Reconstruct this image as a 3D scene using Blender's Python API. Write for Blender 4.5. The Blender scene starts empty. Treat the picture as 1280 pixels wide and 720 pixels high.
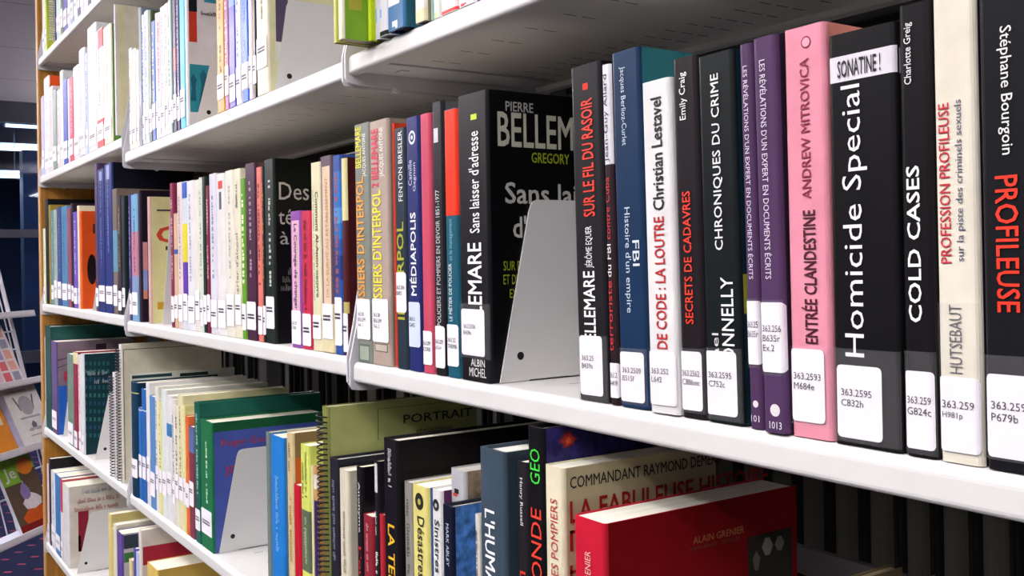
import bpy, bmesh, math, random
from mathutils import Vector, Matrix
R = random.Random(7)
SC = bpy.context.scene
COL = SC.collection

# ------------------------------------------------------------------ camera
F = 1250.0                      # focal length in pixels of a 1280 wide frame
PX, PY = 640.0, 328.0           # principal point
ROLL = math.radians(0.9)
YAW = math.radians(33.9)        # optical axis, measured from -X towards +Y
CAM = Vector((0.0, -0.4525, 1.35))
FWD = Vector((-math.cos(YAW), math.sin(YAW), 0))
RGT = Vector((math.sin(YAW), math.cos(YAW), 0))
UP = Vector((0, 0, 1))
CR, SR = math.cos(ROLL), math.sin(ROLL)
cd = bpy.data.cameras.new('camera'); cam = bpy.data.objects.new('camera', cd); COL.objects.link(cam)
cx = RGT * CR - UP * SR; cy = RGT * SR + UP * CR; cz = -FWD
cam.matrix_world = Matrix(((cx.x, cy.x, cz.x, CAM.x), (cx.y, cy.y, cz.y, CAM.y), (cx.z, cy.z, cz.z, CAM.z), (0, 0, 0, 1)))
cd.sensor_width = 36; cd.lens = 36 * F / 1280; cd.shift_y = -(360 - PY) / 1280; cd.clip_start = 0.02; cd.clip_end = 60
SC.camera = cam

# ------------------------------------------------------------------ world, exposure
SC.view_settings.view_transform = 'Standard'; SC.view_settings.look = 'None'
SC.view_settings.gamma = 1; SC.view_settings.use_curve_mapping = False
SC.view_settings.exposure = 0.0
W = bpy.data.worlds.new('world'); SC.world = W; W.use_nodes = True
W.node_tree.nodes['Background'].inputs[0].default_value = (0.62, 0.68, 1.0, 1)
W.node_tree.nodes['Background'].inputs[1].default_value = 0.02
LAMP_POWER = 18.5
LAMP_GLOW = 6.0
CEIL = 2.80
# ceiling luminaires over the aisle: x, y; far and next-aisle ones are added fill
LAMPS = [(-8.6, 2.2), (-8.6, -1.85), (-6.8, 2.2), (-6.7, -1.85), (-4.6, -1.85), (-2.6, -1.85), (-0.6, -1.85), (1.4, -1.85), (-4.1, -1.12), (-2.1, -1.12), (-0.1, -1.12), (-3.5, 2.0)]
LAMP_DROP = 0.30                # they hang a little below the ceiling and light it too
UPLIGHT = 1.5

# ------------------------------------------------------------------ projection
def ray(x, y):
    u = (x - PX) / F; v = (PY - y) / F
    return FWD + RGT * (u * CR + v * SR) + UP * (-u * SR + v * CR)
def atY(x, y, Y):
    d = ray(x, y); return CAM + d * ((Y - CAM.y) / d.y)
def atX(x, y, X):
    d = ray(x, y); return CAM + d * ((X - CAM.x) / d.x)
def atD(x, y, D):
    return CAM + ray(x, y) * D
def proj(p):
    q = p - CAM; D = q.dot(FWD); h = q.dot(RGT) / D; w = q.dot(UP) / D
    return PX + F * (h * CR - w * SR), PY - F * (h * SR + w * CR)

# ------------------------------------------------------------------ materials
def lin(c):
    if isinstance(c, str):
        c = c.lstrip('#'); c = ''.join(q + q for q in c) if len(c) == 3 else c; c = [int(c[i:i + 2], 16) / 255 for i in (0, 2, 4)]
        c = [x / 12.92 if x <= .04045 else ((x + .055) / 1.055) ** 2.4 for x in c]
    return (c[0], c[1], c[2], 1)
MATS = {}
def mat(c, rough=.5, var=.06, scale=60, metal=0, coat=0, spec=.5, emit=0, stretch=(1, 1, 1), bump=0, name=None):
    key = (str(c), rough, var, scale, metal, coat, spec, emit, stretch, bump)
    if key in MATS: return MATS[key]
    m = bpy.data.materials.new(name or 'surface'); m.use_nodes = True
    nt = m.node_tree; b = nt.nodes['Principled BSDF']; L = nt.links
    b.inputs['Roughness'].default_value = rough; b.inputs['Metallic'].default_value = metal
    b.inputs['Coat Weight'].default_value = coat; b.inputs['Coat Roughness'].default_value = .12
    b.inputs['Specular IOR Level'].default_value = spec
    col = lin(c); b.inputs['Base Color'].default_value = col
    if emit:
        b.inputs['Emission Color'].default_value = col; b.inputs['Emission Strength'].default_value = emit
    if var or bump:
        tc = nt.nodes.new('ShaderNodeTexCoord'); mp = nt.nodes.new('ShaderNodeMapping'); mp.inputs['Scale'].default_value = stretch
        nz = nt.nodes.new('ShaderNodeTexNoise'); nz.inputs['Scale'].default_value = scale; nz.inputs['Detail'].default_value = 3
        L.new(tc.outputs['Object'], mp.inputs[0]); L.new(mp.outputs[0], nz.inputs['Vector'])
        if var:
            rp = nt.nodes.new('ShaderNodeValToRGB')
            rp.color_ramp.elements[0].position = .3; rp.color_ramp.elements[1].position = .7
            rp.color_ramp.elements[0].color = [max(0, x * (1 - var)) for x in col[:3]] + [1]
            rp.color_ramp.elements[1].color = [min(1, x * (1 + var) + var * .004) for x in col[:3]] + [1]
            L.new(nz.outputs['Fac'], rp.inputs[0]); L.new(rp.outputs[0], b.inputs['Base Color'])
        if bump:
            bm_ = nt.nodes.new('ShaderNodeBump'); bm_.inputs['Strength'].default_value = bump; bm_.inputs['Distance'].default_value = .002
            L.new(nz.outputs['Fac'], bm_.inputs['Height']); L.new(bm_.outputs[0], b.inputs['Normal'])
    MATS[key] = m
    return m
def cover_mat(c, gloss=1):
    if c[0] == '~': return mat(c[1:], rough=.4, var=.55, scale=110, spec=.2, name='mottled cover')
    q = lin(c)[:3]; k = .70 / max(.70, max(q))          # laminated paper: never whiter than about 0.7
    c = tuple(round(x * k, 4) for x in q)
    return mat(c, rough=.36 if gloss else .6, var=.08, scale=35, coat=.08 if gloss else 0, spec=.13, name='book cover')
def ink(c): return mat(c, rough=.5, var=0, spec=.3, name='printed ink')
def paper(c): return mat(c, rough=.75, var=.22, scale=1, stretch=(1500, 6, 6), spec=.2, name='page edges')
STICK = lambda: mat('#EDE9F0', rough=.5, var=.02, spec=.2, name='label paper')
INK = lambda: ink('#30303A')
STEEL = mat('#D6D5D4', rough=.38, var=.015, scale=25, spec=.5, name='white enamelled steel')
STEEL2 = mat('#C9C8CE', rough=.42, var=.02, scale=25, spec=.5, name='pale enamelled steel')
BLACK = mat('#060606', rough=.8, var=0, name='black gap')
def wood_mat():
    m = mat('#A8701F', rough=.5, var=.3, scale=1, stretch=(90, 90, 3), name='ochre wood veneer'); return m

# ------------------------------------------------------------------ objects
def link(name, me, mats, parent=None):
    o = bpy.data.objects.new(name, me); COL.objects.link(o)
    for m in (mats if isinstance(mats, (list, tuple)) else [mats]): me.materials.append(m)
    if parent: o.parent = parent
    return o
class MB:
    def __init__(s): s.v = []; s.f = []; s.m = []; s.sm = []
    def add(s, vs, fs, mi=0, smooth=False):
        n = len(s.v); s.v += [tuple(v) for v in vs]
        for f in fs: s.f.append([n + i for i in f]); s.m.append(mi); s.sm.append(smooth)
    def box(s, a, b, mi=0):
        x0, y0, z0 = a; x1, y1, z1 = b
        s.add([(x0,y0,z0),(x1,y0,z0),(x1,y1,z0),(x0,y1,z0),(x0,y0,z1),(x1,y0,z1),(x1,y1,z1),(x0,y1,z1)],
              [(0,3,2,1),(4,5,6,7),(0,1,5,4),(1,2,6,5),(2,3,7,6),(3,0,4,7)], mi)
    def prism(s, poly, axis, a, b, mi=0, smooth=False):
        n = len(poly)
        def P(p, t): return {'x': (t, p[0], p[1]), 'y': (p[0], t, p[1]), 'z': (p[0], p[1], t)}[axis]
        vs = [P(p, a) for p in poly] + [P(p, b) for p in poly]
        s.add(vs, [tuple(range(n))[::-1], tuple(range(n, 2 * n))], mi)
        s.add(vs, [(i, (i + 1) % n, n + (i + 1) % n, n + i) for i in range(n)], mi, smooth)
    def tube(s, pts, r, n=8, mi=0, close=False):
        rings = []
        pts = [Vector(p) for p in pts]; k = len(pts)
        for i, p in enumerate(pts):
            a = pts[(i - 1) % k] if (i or close) else p; b = pts[(i + 1) % k] if (i < k - 1 or close) else p
            t = (b - a).normalized()
            ref = Vector((0, 0, 1)) if abs(t.z) < .9 else Vector((1, 0, 0))
            u = t.cross(ref).normalized(); w = t.cross(u)
            rings.append([p + (u * math.cos(2*math.pi*j/n) + w * math.sin(2*math.pi*j/n)) * r for j in range(n)])
        vs = [v for g in rings for v in g]; fs = []
        for i in range(k if close else k - 1):
            i2 = (i + 1) % k
            for j in range(n): fs.append((i*n+j, i*n+(j+1)%n, i2*n+(j+1)%n, i2*n+j))
        s.add(vs, fs, mi, True)
        if not close: s.add(vs, [tuple(range(n)), tuple(range((k-1)*n, k*n))], mi)
    def build(s, name, mats, parent=None):
        me = bpy.data.meshes.new(name); me.from_pydata(s.v, [], s.f)
        for i, p in enumerate(me.polygons): p.material_index = s.m[i]; p.use_smooth = s.sm[i]
        bm = bmesh.new(); bm.from_mesh(me); bmesh.ops.recalc_face_normals(bm, faces=bm.faces); bm.to_mesh(me); bm.free()
        return link(name, me, mats, parent)
def tag(o, label=None, cat=None, group=None, kind=None):
    if label: o['label'] = label
    if cat: o['category'] = cat
    if group: o['group'] = group
    if kind: o['kind'] = kind
    return o
def empty(name, loc, rot=(0, 0, 0)):
    o = bpy.data.objects.new(name, None); COL.objects.link(o); o.location = loc; o.rotation_euler = rot
    o.empty_display_size = .05
    return o

# ------------------------------------------------------------------ lettering
TX = {}
def glyphs(s, bold=0):
    """outline of a line of lettering, scaled to the unit square; returns verts, faces, aspect"""
    k = (s, bold)
    if k in TX: return TX[k]
    if s[0] == '~':                 # lettering too small to read: a row of irregular strokes
        vs = []; fs = []; x = 0; rr = random.Random(s)
        for i in range(int(s[1:])):
            if i and rr.random() < .16: x += .7
            w = rr.uniform(.35, .6); b = rr.choice([0, 0, .12]); t = rr.choice([.7, .7, 1])
            for (a0, b0, a1, b1) in ((0, b, .16, t), (w - .16, b, w, t * rr.choice([.7, 1])), (0, rr.choice([b, t - .16, .3]), w, None)):
                if b1 is None: b1 = b0 + .15
                n = len(vs); vs += [(x + a0, b0), (x + a1, b0), (x + a1, b1), (x + a0, b1)]; fs.append((n, n + 1, n + 2, n + 3))
            x += w + .16
        TX[k] = ([(v[0] / x, v[1]) for v in vs], fs, x); return TX[k]
    cu = bpy.data.curves.new('t', 'FONT'); cu.body = s; cu.resolution_u = 2
    ob = bpy.data.objects.new('t', cu); COL.objects.link(ob)
    dg = bpy.context.evaluated_depsgraph_get(); me = bpy.data.meshes.new_from_object(ob.evaluated_get(dg))
    vs = [(v.co.x, v.co.y) for v in me.vertices]; fs = [tuple(p.vertices) for p in me.polygons]
    bpy.data.objects.remove(ob); bpy.data.curves.remove(cu); bpy.data.meshes.remove(me)
    x0 = min(v[0] for v in vs); x1 = max(v[0] for v in vs); y0 = min(v[1] for v in vs); y1 = max(v[1] for v in vs)
    if bold:
        n = len(vs); q = bold * .55
        fs = [tuple(i + n * j for i in f) for j in range(4) for f in fs]
        vs = [(v[0] + a * q, v[1] + b * q) for a, b in ((-1, -1), (1, -1), (-1, 1), (1, 1)) for v in vs]
        x0 -= q; x1 += q; y0 -= q; y1 += q
    TX[k] = ([((v[0] - x0) / (x1 - x0), (v[1] - y0) / (y1 - y0)) for v in vs], fs, (x1 - x0) / (y1 - y0))
    return TX[k]
# ================================================================== the room
def struct(name, mb, mats):
    o = mb.build(name, mats); o['kind'] = 'structure'; return o
XL, XR, YF, YB = -9.5, 2.4, -2.3, 3.2
def carpet_mat():
    m = bpy.data.materials.new('navy carpet with red dashes'); m.use_nodes = True
    nt = m.node_tree; L = nt.links; b = nt.nodes['Principled BSDF']; b.inputs['Roughness'].default_value = .95
    b.inputs['Specular IOR Level'].default_value = .1
    tc = nt.nodes.new('ShaderNodeTexCoord'); mp = nt.nodes.new('ShaderNodeMapping')
    mp.inputs['Rotation'].default_value = (0, 0, math.radians(36)); mp.inputs['Scale'].default_value = (8.5, 8.5, 8.5)
    L.new(tc.outputs['Object'], mp.inputs[0])
    sp = nt.nodes.new('ShaderNodeSeparateXYZ'); L.new(mp.outputs[0], sp.inputs[0])
    def mth(op, a, bv):
        n = nt.nodes.new('ShaderNodeMath'); n.operation = op
        for i, q in enumerate((a, bv)):
            if q is None: continue
            if isinstance(q, (int, float)): n.inputs[i].default_value = q
            else: L.new(q, n.inputs[i])
        return n.outputs[0]
    ry = mth('FLOOR', sp.outputs['Y'], None); off = mth('MULTIPLY', ry, .37)
    fx = mth('FRACT', mth('ADD', sp.outputs['X'], off), None); fy = mth('FRACT', sp.outputs['Y'], None)
    d = mth('MULTIPLY', mth('LESS_THAN', fx, .18), mth('LESS_THAN', fy, .3))
    nz = nt.nodes.new('ShaderNodeTexNoise'); nz.inputs['Scale'].default_value = 400
    rp = nt.nodes.new('ShaderNodeValToRGB'); rp.color_ramp.elements[0].color = lin('#070C26'); rp.color_ramp.elements[1].color = lin('#0C1434')
    L.new(tc.outputs['Object'], nz.inputs['Vector']); L.new(nz.outputs['Fac'], rp.inputs[0])
    mx = nt.nodes.new('ShaderNodeMixRGB'); L.new(d, mx.inputs[0]); L.new(rp.outputs[0], mx.inputs[1]); mx.inputs[2].default_value = lin('#6A2A40')
    L.new(mx.outputs[0], b.inputs['Base Color'])
    return m
WALLM = mat('#353238', rough=.8, var=.03, scale=8, name='wall paint')
def ceil_mat():
    m = bpy.data.materials.new('ceiling tiles'); m.use_nodes = True
    nt = m.node_tree; L = nt.links; b = nt.nodes['Principled BSDF']; b.inputs['Roughness'].default_value = .85
    tc = nt.nodes.new('ShaderNodeTexCoord'); br = nt.nodes.new('ShaderNodeTexBrick'); br.offset = 0
    br.inputs['Scale'].default_value = 1; br.inputs['Brick Width'].default_value = 1.2; br.inputs['Row Height'].default_value = 1.2
    br.inputs['Mortar Size'].default_value = .008
    br.inputs['Color1'].default_value = lin('#C9C1C8'); br.inputs['Color2'].default_value = lin('#BFB8C1'); br.inputs['Mortar'].default_value = lin('#8A848E')
    L.new(tc.outputs['Object'], br.inputs['Vector']); L.new(br.outputs['Color'], b.inputs['Base Color'])
    return m
m = MB(); m.box((XL - 5, YF, -.1), (XR, YB, 0)); struct('floor', m, carpet_mat())
m = MB(); m.box((XL, YF, CEIL), (XR, YB, CEIL + .1)); struct('ceiling', m, ceil_mat())
m = MB(); m.box((XL, YF - .1, 0), (XR, YF, CEIL)); struct('wall_front', m, WALLM)
m = MB(); m.box((XL, YB, 0), (XR, YB + .1, CEIL)); struct('wall_back', m, WALLM)
m = MB(); m.box((XR, YF, 0), (XR + .1, YB, CEIL)); struct('wall_right', m, WALLM)
# glazed end wall, dark outside
DARKFR = mat('#1B1C2C', rough=.4, var=.05, name='dark window frame')
m = MB(); m.box((XL - .12, YF, 2.62), (XL, YB, CEIL)); m.box((XL - .12, YF, 0), (XL, YB, .12))
m.box((XL - .12, YF, .12), (XL, -1.6, 2.62)); m.box((XL - .12, 2.6, .12), (XL, YB, 2.62)); struct('wall_left', m, DARKFR)
zt = atX(25, 292, XL).z; zl = atX(25, 447, XL).z
m = MB()
for z, h in ((zt, .035), (zl, .05)): m.box((XL - .09, -1.6, z - h), (XL + .03, 2.6, z + h))
for yy in (-1.57, -.1, 2.55): m.box((XL - .09, yy - .03, .12), (XL + .03, yy + .03, 2.62))
struct('window_1', m, DARKFR)
gm = bpy.data.materials.new('window glass'); gm.use_nodes = True
nt = gm.node_tree; nt.nodes.remove(nt.nodes['Principled BSDF'])
tr = nt.nodes.new('ShaderNodeBsdfTransparent'); tr.inputs[0].default_value = (.58, .66, .80, 1)
gl = nt.nodes.new('ShaderNodeBsdfGlossy'); gl.inputs['Roughness'].default_value = .02
fr = nt.nodes.new('ShaderNodeFresnel'); fr.inputs[0].default_value = 1.45
mx = nt.nodes.new('ShaderNodeMixShader'); nt.links.new(fr.outputs[0], mx.inputs[0]); nt.links.new(tr.outputs[0], mx.inputs[1]); nt.links.new(gl.outputs[0], mx.inputs[2])
nt.links.new(mx.outputs[0], nt.nodes['Material Output'].inputs[0])
m = MB(); m.box((XL - .07, -1.6, .12), (XL - .06, 2.6, 2.62)); struct('window_2', m, gm)
# pale column just outside the glazing
a = atX(30, 300, XL - .3); b2 = atX(49, 300, XL - .3)
m = MB(); m.box((XL - .5, a.y, 0), (XL - .3, b2.y + .12, 2.42)); struct('trim_1', m, mat('#5E6A82', rough=.7, var=.1, scale=5))
NAVY = mat('#333C50', rough=.8, var=.15, scale=2, name='night blue wall')
m = MB(); m.box((XL - 5.1, YF, 0), (XL - 5, YB, 3.2)); struct('wall_outside', m, NAVY)
m = MB(); m.box((XL - 5, YF, 2.95), (XL - .14, YB, 3.0)); struct('ceiling_outside', m, mat('#8FA0C0', rough=.8, var=.05))

# ------------------------------------------------------------------ lamps
GLOW = mat((1.0, .97, .95), rough=.5, var=0, emit=LAMP_GLOW, name='lit diffuser')
def area(name, loc, sx, sy, power, parent, color=(1, .975, .95), rot=(0, 0, 0)):
    ld = bpy.data.lights.new(name, 'AREA'); ld.shape = 'RECTANGLE'; ld.size = sx; ld.size_y = sy; ld.energy = power; ld.color = color
    o = bpy.data.objects.new(name, ld); COL.objects.link(o); o.parent = parent; o.location = loc; o.rotation_euler = rot
    return o
for i, (x, y) in enumerate(LAMPS):
    e = empty('ceiling_lamp', (x, y, CEIL - LAMP_DROP))
    tag(e, 'long white fluorescent lamp hung from the ceiling, %s' % ['added in the far corner as ceiling fill', 'added before the glazing as ceiling fill', 'added behind the far shelving as ceiling fill', 'added beyond the magazine rack as ceiling fill', 'outer row, past the end panel', 'outer row, facing the far bay', 'outer row, facing the near bay', 'outer row, behind the camera', 'inner row, past the end panel', 'inner row, above the middle bay', 'inner row, nearest the camera', 'added over the next aisle as rack fill'][i], 'lamp', 'fluorescent lamps over the aisle')
    m = MB(); m.prism([(-.14, 0), (-.16, -.05), (-.13, -.05), (-.12, -.02), (.12, -.02), (.13, -.05), (.16, -.05), (.14, 0)], 'x', -.7, .7); m.build('housing', STEEL, e)
    m = MB(); m.box((-.68, -.118, -.045), (.68, .118, -.03)); m.build('diffuser', GLOW, e)
    area('light', (0, 0, -.06), 1.36, .24, LAMP_POWER, e)
    area('uplight', (0, 0, .03), 1.3, .2, LAMP_POWER * UPLIGHT * (5.5 if i < 4 else 1), e, rot=(math.pi, 0, 0))  # added upward fill that brightens the ceiling, boosted at the far lamps
    for hx in (-.55, .55):
        m = MB(); m.tube([(hx, 0, 0), (hx, 0, LAMP_DROP)], .004, 6); m.build('hanger', STEEL, e)
# tubes beyond the dark glazing, standing in for lamp reflections in it
for (xa, xb, yy, off, lab) in ((7, 60, 158, .9, 'shorter tube beyond the dark glass, standing in for the highest lamp reflection'), (-20, 60, 186.5, 1.3, 'long bright tube beyond the dark glass, standing in for the middle lamp reflection'), (-30, 25, 220, 1.1, 'bright tube beyond the dark glass, standing in for the lowest lamp reflection')):
    A = atX(xa, yy, XL - off); B = atX(xb, yy, XL - off); A.z = B.z = (A.z + B.z) / 2
    e = empty('reflection_tube', A); tag(e, lab, 'lamp', 'tubes standing in for reflections in the dark glass')
    ln = B.y - A.y
    m = MB(); m.tube([(0, 0, 0), (0, ln, 0)], .017, 10); m.build('tube', mat((.95, 1, .95), var=0, emit=5.0, name='lit tube'), e)
    m = MB(); m.box((-.03, -.02, .02), (.03, ln + .02, .055)); m.box((-.012, -.02, -.02), (.012, -.002, .02)); m.box((-.012, ln + .002, -.02), (.012, ln + .02, .02)); m.build('batten', STEEL2, e)
    for q in (.12, .88):
        m = MB(); m.tube([(0, ln * q, .05), (0, ln * q, 2.95 - A.z)], .003, 6); m.build('hanger', mat('#10101A', rough=.9, var=0), e)
    area('light', (0, ln / 2, -.03), .04, ln, 40, e, (.85, .94, 1))

# ================================================================== shelving
JX = [-2.96, -1.995, -0.985, 0.02]            # ends of the three bays
LIP = .022
LIPB = {'T': (.551, .545, .545), 'U': (.2325, .2, .2025), 'M': (-.113, -.121, -.125),
        'L': (-.446, -.450, -.452), 'B': (-.757, -.760, -.760), 'K': (-1.09, -1.09, -1.09)}
def ztop(row, bay): return CAM.z + LIPB[row][bay] + LIP
SD = .255                                    # shelf depth
RN = {'T': 'top', 'U': 'upper', 'M': 'middle', 'L': 'lower', 'B': 'bottom', 'K': 'base'}
BN = ['far', 'middle', 'near']
def shelf(row, bay):
    x0, x1 = JX[bay] + .002, JX[bay + 1] - .002
    e = empty('shelf', (x0, 0, ztop(row, bay)))
    tag(e, 'white metal shelf, the %s one in the %s bay' % (RN[row], BN[bay]), 'shelf', 'white metal shelves')
    w = x1 - x0
    r = .007
    pr = [(SD, 0)]
    for k in range(7):
        a = math.pi / 2 * (k / 6); pr.append((r - r * math.sin(a), -r + r * math.cos(a)))
    for k in range(5):
        a = math.pi / 2 * (k / 4); pr.append((.004 - .004 * math.cos(a), -LIP + .004 - .004 * math.sin(a)))
    pr += [(.010, -LIP), (.0115, -LIP + .003), (.0115, -LIP + .006), (SD - .012, -LIP + .006), (SD - .012, -LIP), (SD, -LIP)]
    m = MB(); m.prism(pr, 'x', .004, w - .004)
    # rows of short slots near the back, above and below
    SL = mat('#6F6F78', rough=.7, var=0, name='slot')
    for k in range(int(w / .028)):
        xx = .03 + k * .028
        for yy in (.055, .075, .17, .19, .21):
            if yy < .1 and k % 2: continue
            for z in (.0001, -LIP + .0057): m.add([(xx, yy, z), (xx + .002, yy, z), (xx + .002, yy + .014, z), (xx, yy + .014, z)], [(0, 1, 2, 3)], 1)
    m.build('shelf_board', [STEEL, SL], e)
    prof = [(-.001, -.030), (-.0035, -.026), (-.0035, .0), (.0045, .035), (.013, .085), (.022, .10), (.05, .108), (SD + .01, .108), (SD + .01, -.034), (SD - .03, -.033), (.01, -.0315)]
    for xa in (0, w - .003):
        m = MB(); m.prism(prof, 'x', xa, xa + .003)
        m.tube([(xa - .0012, .06, -.028), (xa + .0042, .06, -.028)], .006, 10)
        m.tube([(xa - .0012, .21, -.028), (xa + .0042, .21, -.028)], .006, 10)
        m.build('bracket', STEEL2, e)
    # folded strip that the board sits on, under each end
    for xa in (.0035, w - .0565):
        m = MB(); m.box((xa, .018, -LIP + .0040), (xa + .053, SD - .02, -LIP + .0057)); m.box((xa + .022, .045, -LIP + .0028), (xa + .034, .055, -LIP + .004)); m.box((xa + .022, .2, -LIP + .0028), (xa + .034, .21, -LIP + .004))
        m.build('support_strip', STEEL2, e)
    return e
for row in 'TUMLBK':
    for bay in range(3): shelf(row, bay)
GREYST = mat('#8B8A90', rough=.5, var=.04, name='grey steel')
for j, x in enumerate(JX):
    m = MB(); m.box((x - .02 if 0 < j < 3 else (x if j == 0 else x - .04), SD + .012, 0), (x + .02 if 0 < j < 3 else (x + .04 if j == 0 else x), SD + .042, 2.3))
    o = m.build('upright_post', GREYST)
    tag(o, 'steel upright behind the shelves, %s' % ['by the wooden end panel', 'between far and middle bays', 'between middle and near bays', 'at the near end'][j], 'post', 'shelf uprights')
# wooden end panel
zT = 2.3
m = MB(); m.box((0, 0, 0), (.028, .64, zT)); bm = m
o = bm.build('panel_board', wood_mat()); o2 = empty('end_panel', (JX[0] - .031, .003, 0)); o.parent = o2
m = MB(); m.box((-.0004, -.0035, 0), (.0284, 0, zT)); m.build('edge_band', mat('#B98A52', rough=.5, var=.12, scale=1, stretch=(40, 40, 4)), o2)
tag(o2, 'ochre wooden end panel closing the far end of the shelving', 'panel')
# added dark sheets: keep light out of the open backs and read as shade
BK = mat('#17171A', rough=.75, var=.1, scale=4, name='added dark backing')
for bay in range(3):
    for row, up in (('T', None), ('U', 'T'), ('M', 'U'), ('B', 'L'), ('K', 'B')):
        z0 = ztop(row, bay) - LIP - .004; z1 = (ztop(up, bay) - LIP - .008) if up else zT
        x0, x1 = JX[bay] + .022, JX[bay + 1] - .022
        if bay == 0: x0 = JX[0] + .042
        if bay == 2: x1 = JX[3] - .042
        m = MB(); m.box((x0, SD + .03, z0), (x1, SD + .034, z1)); m.box((x0, SD + .022, z0 + .004), (x1, SD + .03, z0 + .012)); m.box((x0, SD + .022, z1 - .03), (x1, SD + .03, z1 - .018))
        tag(m.build('added_backing', BK), 'added dark sheet blocking light behind the %s shelf, %s bay' % (RN[row], BN[bay]), 'panel', 'added light-blocking sheets')
# ================================================================== books
NEXTUP = {'U': 'T', 'M': 'U', 'L': 'M', 'B': 'L', 'T': None}
last = {}
TAPE = bpy.data.materials.new('clear tape'); TAPE.use_nodes = True
_n = TAPE.node_tree; _b = _n.nodes['Principled BSDF']; _b.inputs['Base Color'].default_value = (.75, .75, .78, 1); _b.inputs['Roughness'].default_value = .12
_t = _n.nodes.new('ShaderNodeBsdfTransparent'); _x = _n.nodes.new('ShaderNodeMixShader'); _x.inputs[0].default_value = .07
_n.links.new(_t.outputs[0], _x.inputs[1]); _n.links.new(_b.outputs[0], _x.inputs[2]); _n.links.new(_x.outputs[0], _n.nodes['Material Output'].inputs[0])
GROUP = {}
def book(rb, xl, xr, yt, col, label, s=.004, d=.165, lean=0, cov=None, hard=False, bulge=0, lab='auto', ltx=None,
         bands=(), panels=(), txt=(), ctxt=(), ill=None, gloss=1, H=None, free=False, tape=None, coil=None, coilr=.0062, tmin=.003, pg='#E8E2D2', art=(), discs=(), name='book', labc=None):
    row, bay = rb[0], int(rb[1]) - 1
    zs = ztop(row, bay); lr = math.radians(lean)
    X0 = atY(xl, 350, s).x
    for _ in range(4):
        yb = proj(Vector((X0, s, zs)))[1]
        if H is None:
            h = atY((xl + xr) / 2, yt, s).z - zs
        else: h = H
        ytt = yt if yt is not None else proj(Vector((X0, s, zs + h)))[1]
        ym = (max(ytt, 0) + min(yb, 720)) / 2
        zm = atY(xl, ym, s).z - zs
        X0 = atY(xl, ym, s).x + zm * math.tan(lr); X1 = atY(xr, ym, s).x + zm * math.tan(lr)
    up = NEXTUP[row]
    if up: h = min(h, ztop(up, bay) - LIP - (.001 if .06 < X0 - JX[bay] < .88 else .015) - zs)
    # keep clear of the neighbour already standing to the left
    key = rb
    lo = last.get(key, JX[bay] + .0065)
    if not free:
        X0 = max(X0, lo + .0005); X1 = max(X1, X0 + tmin)
        X1 = min(X1, JX[bay + 1] - .0065) if X0 < JX[bay + 1] - .012 else X1
        last[key] = X1
    t = X1 - X0
    e = empty(name, (X0, s, zs + .0004), (0, -lr, 0))
    tag(e, label, 'book', 'books on the %s shelf, %s bay' % (RN[row], BN[bay]))
    c = .0026 if hard else .0011
    c = min(c, t * .2)
    r = min(.0035 if not hard else .003, t * .3)
    def sy(x):
        y = 0
        if x < r: y = r - math.sqrt(max(0, r * r - (r - x) ** 2))
        elif x > t - r: y = r - math.sqrt(max(0, r * r - (x - t + r) ** 2))
        return y - bulge * (1 - (2 * x / t - 1) ** 2)
    xs = [r * (1 - math.cos(math.pi / 2 * k / 4)) for k in range(5)] + [r + (t - 2 * r) * k / 6 for k in range(1, 6)] + [t - r * (1 - math.cos(math.pi / 2 * k / 4)) for k in range(4, -1, -1)]
    outer = [(0, d)] + [(x, sy(x)) for x in xs] + [(t, d)]
    inner = [(c, d)] + [(c + x / t * (t - 2 * c), max(sy(x), 0) * .6 + c) for x in xs] + [(t - c, d)]
    pal = []
    def mi(m):
        if m not in pal: pal.append(m)
        return pal.index(m)
    M0 = mi(cover_mat(col, gloss)); M1 = mi(cover_mat(cov or col, gloss))
    mb = MB(); n = len(outer)
    vs = [(p[0], p[1], z) for z in (0, h) for p in outer] + [(p[0], p[1], z) for z in (0, h) for p in inner]
    for i in range(n - 1):
        mb.add([vs[i], vs[i+1], vs[n+i+1], vs[n+i]], [(0, 1, 2, 3)], M1 if i == n - 2 else M0, False)
        a, b = 2*n + i, 2*n + i + 1
        mb.add([vs[a], vs[b], vs[n+b], vs[n+a]], [(3, 2, 1, 0)], M0)
        mb.add([vs[i], vs[i+1], vs[b], vs[a]], [(3, 2, 1, 0)], M0)
        mb.add([vs[n+i], vs[n+i+1], vs[n+b], vs[n+a]], [(0, 1, 2, 3)], M0)
    for i in (0, n - 1):
        mb.add([vs[i], vs[n+i], vs[3*n+i], vs[2*n+i]], [(0, 1, 2, 3)], M0)
    def zpx(y, x=None): return atY((xl + xr) / 2 if x is None else x, y, s).z - zs
    def strip(mb, xa, xb, za, zb, eps, m):
        za = max(.0005, za); zb = min(h - .0005, zb)
        if zb <= za: return
        pts = [xa] + [q for q in xs if xa < q < xb] + [xb]; k = len(pts) - 1
        v = [(x, sy(x) - eps, za) for x in pts] + [(x, sy(x) - eps, zb) for x in pts]
        mb.add(v, [(i, i + 1, k + 2 + i, k + 1 + i) for i in range(k)], m)
    for b in bands:
        y0, y1, bc = b[:3]; f0, f1 = b[3:] if len(b) > 3 else (0, 1)
        za, zb = sorted((zpx(y0), zpx(y1))); strip(mb, t * f0 + .0001, t * f1 - .0001, za, zb, .00012 + .00006 * list(bands).index(b), mi(cover_mat(bc, gloss)))
    for (fx, yd, fr, dc) in discs:
        zc_ = zpx(yd); rd = fr * t; k = 20
        mb.add([(t * fx + rd * math.cos(2*math.pi*i/k), sy(t * fx + rd * math.cos(2*math.pi*i/k)) - .0003 - .0001 * discs.index((fx, yd, fr, dc)), zc_ + rd * math.sin(2*math.pi*i/k)) for i in range(k)], [tuple(range(k))], mi(ink(dc)))
    Xc = X0 + t
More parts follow.
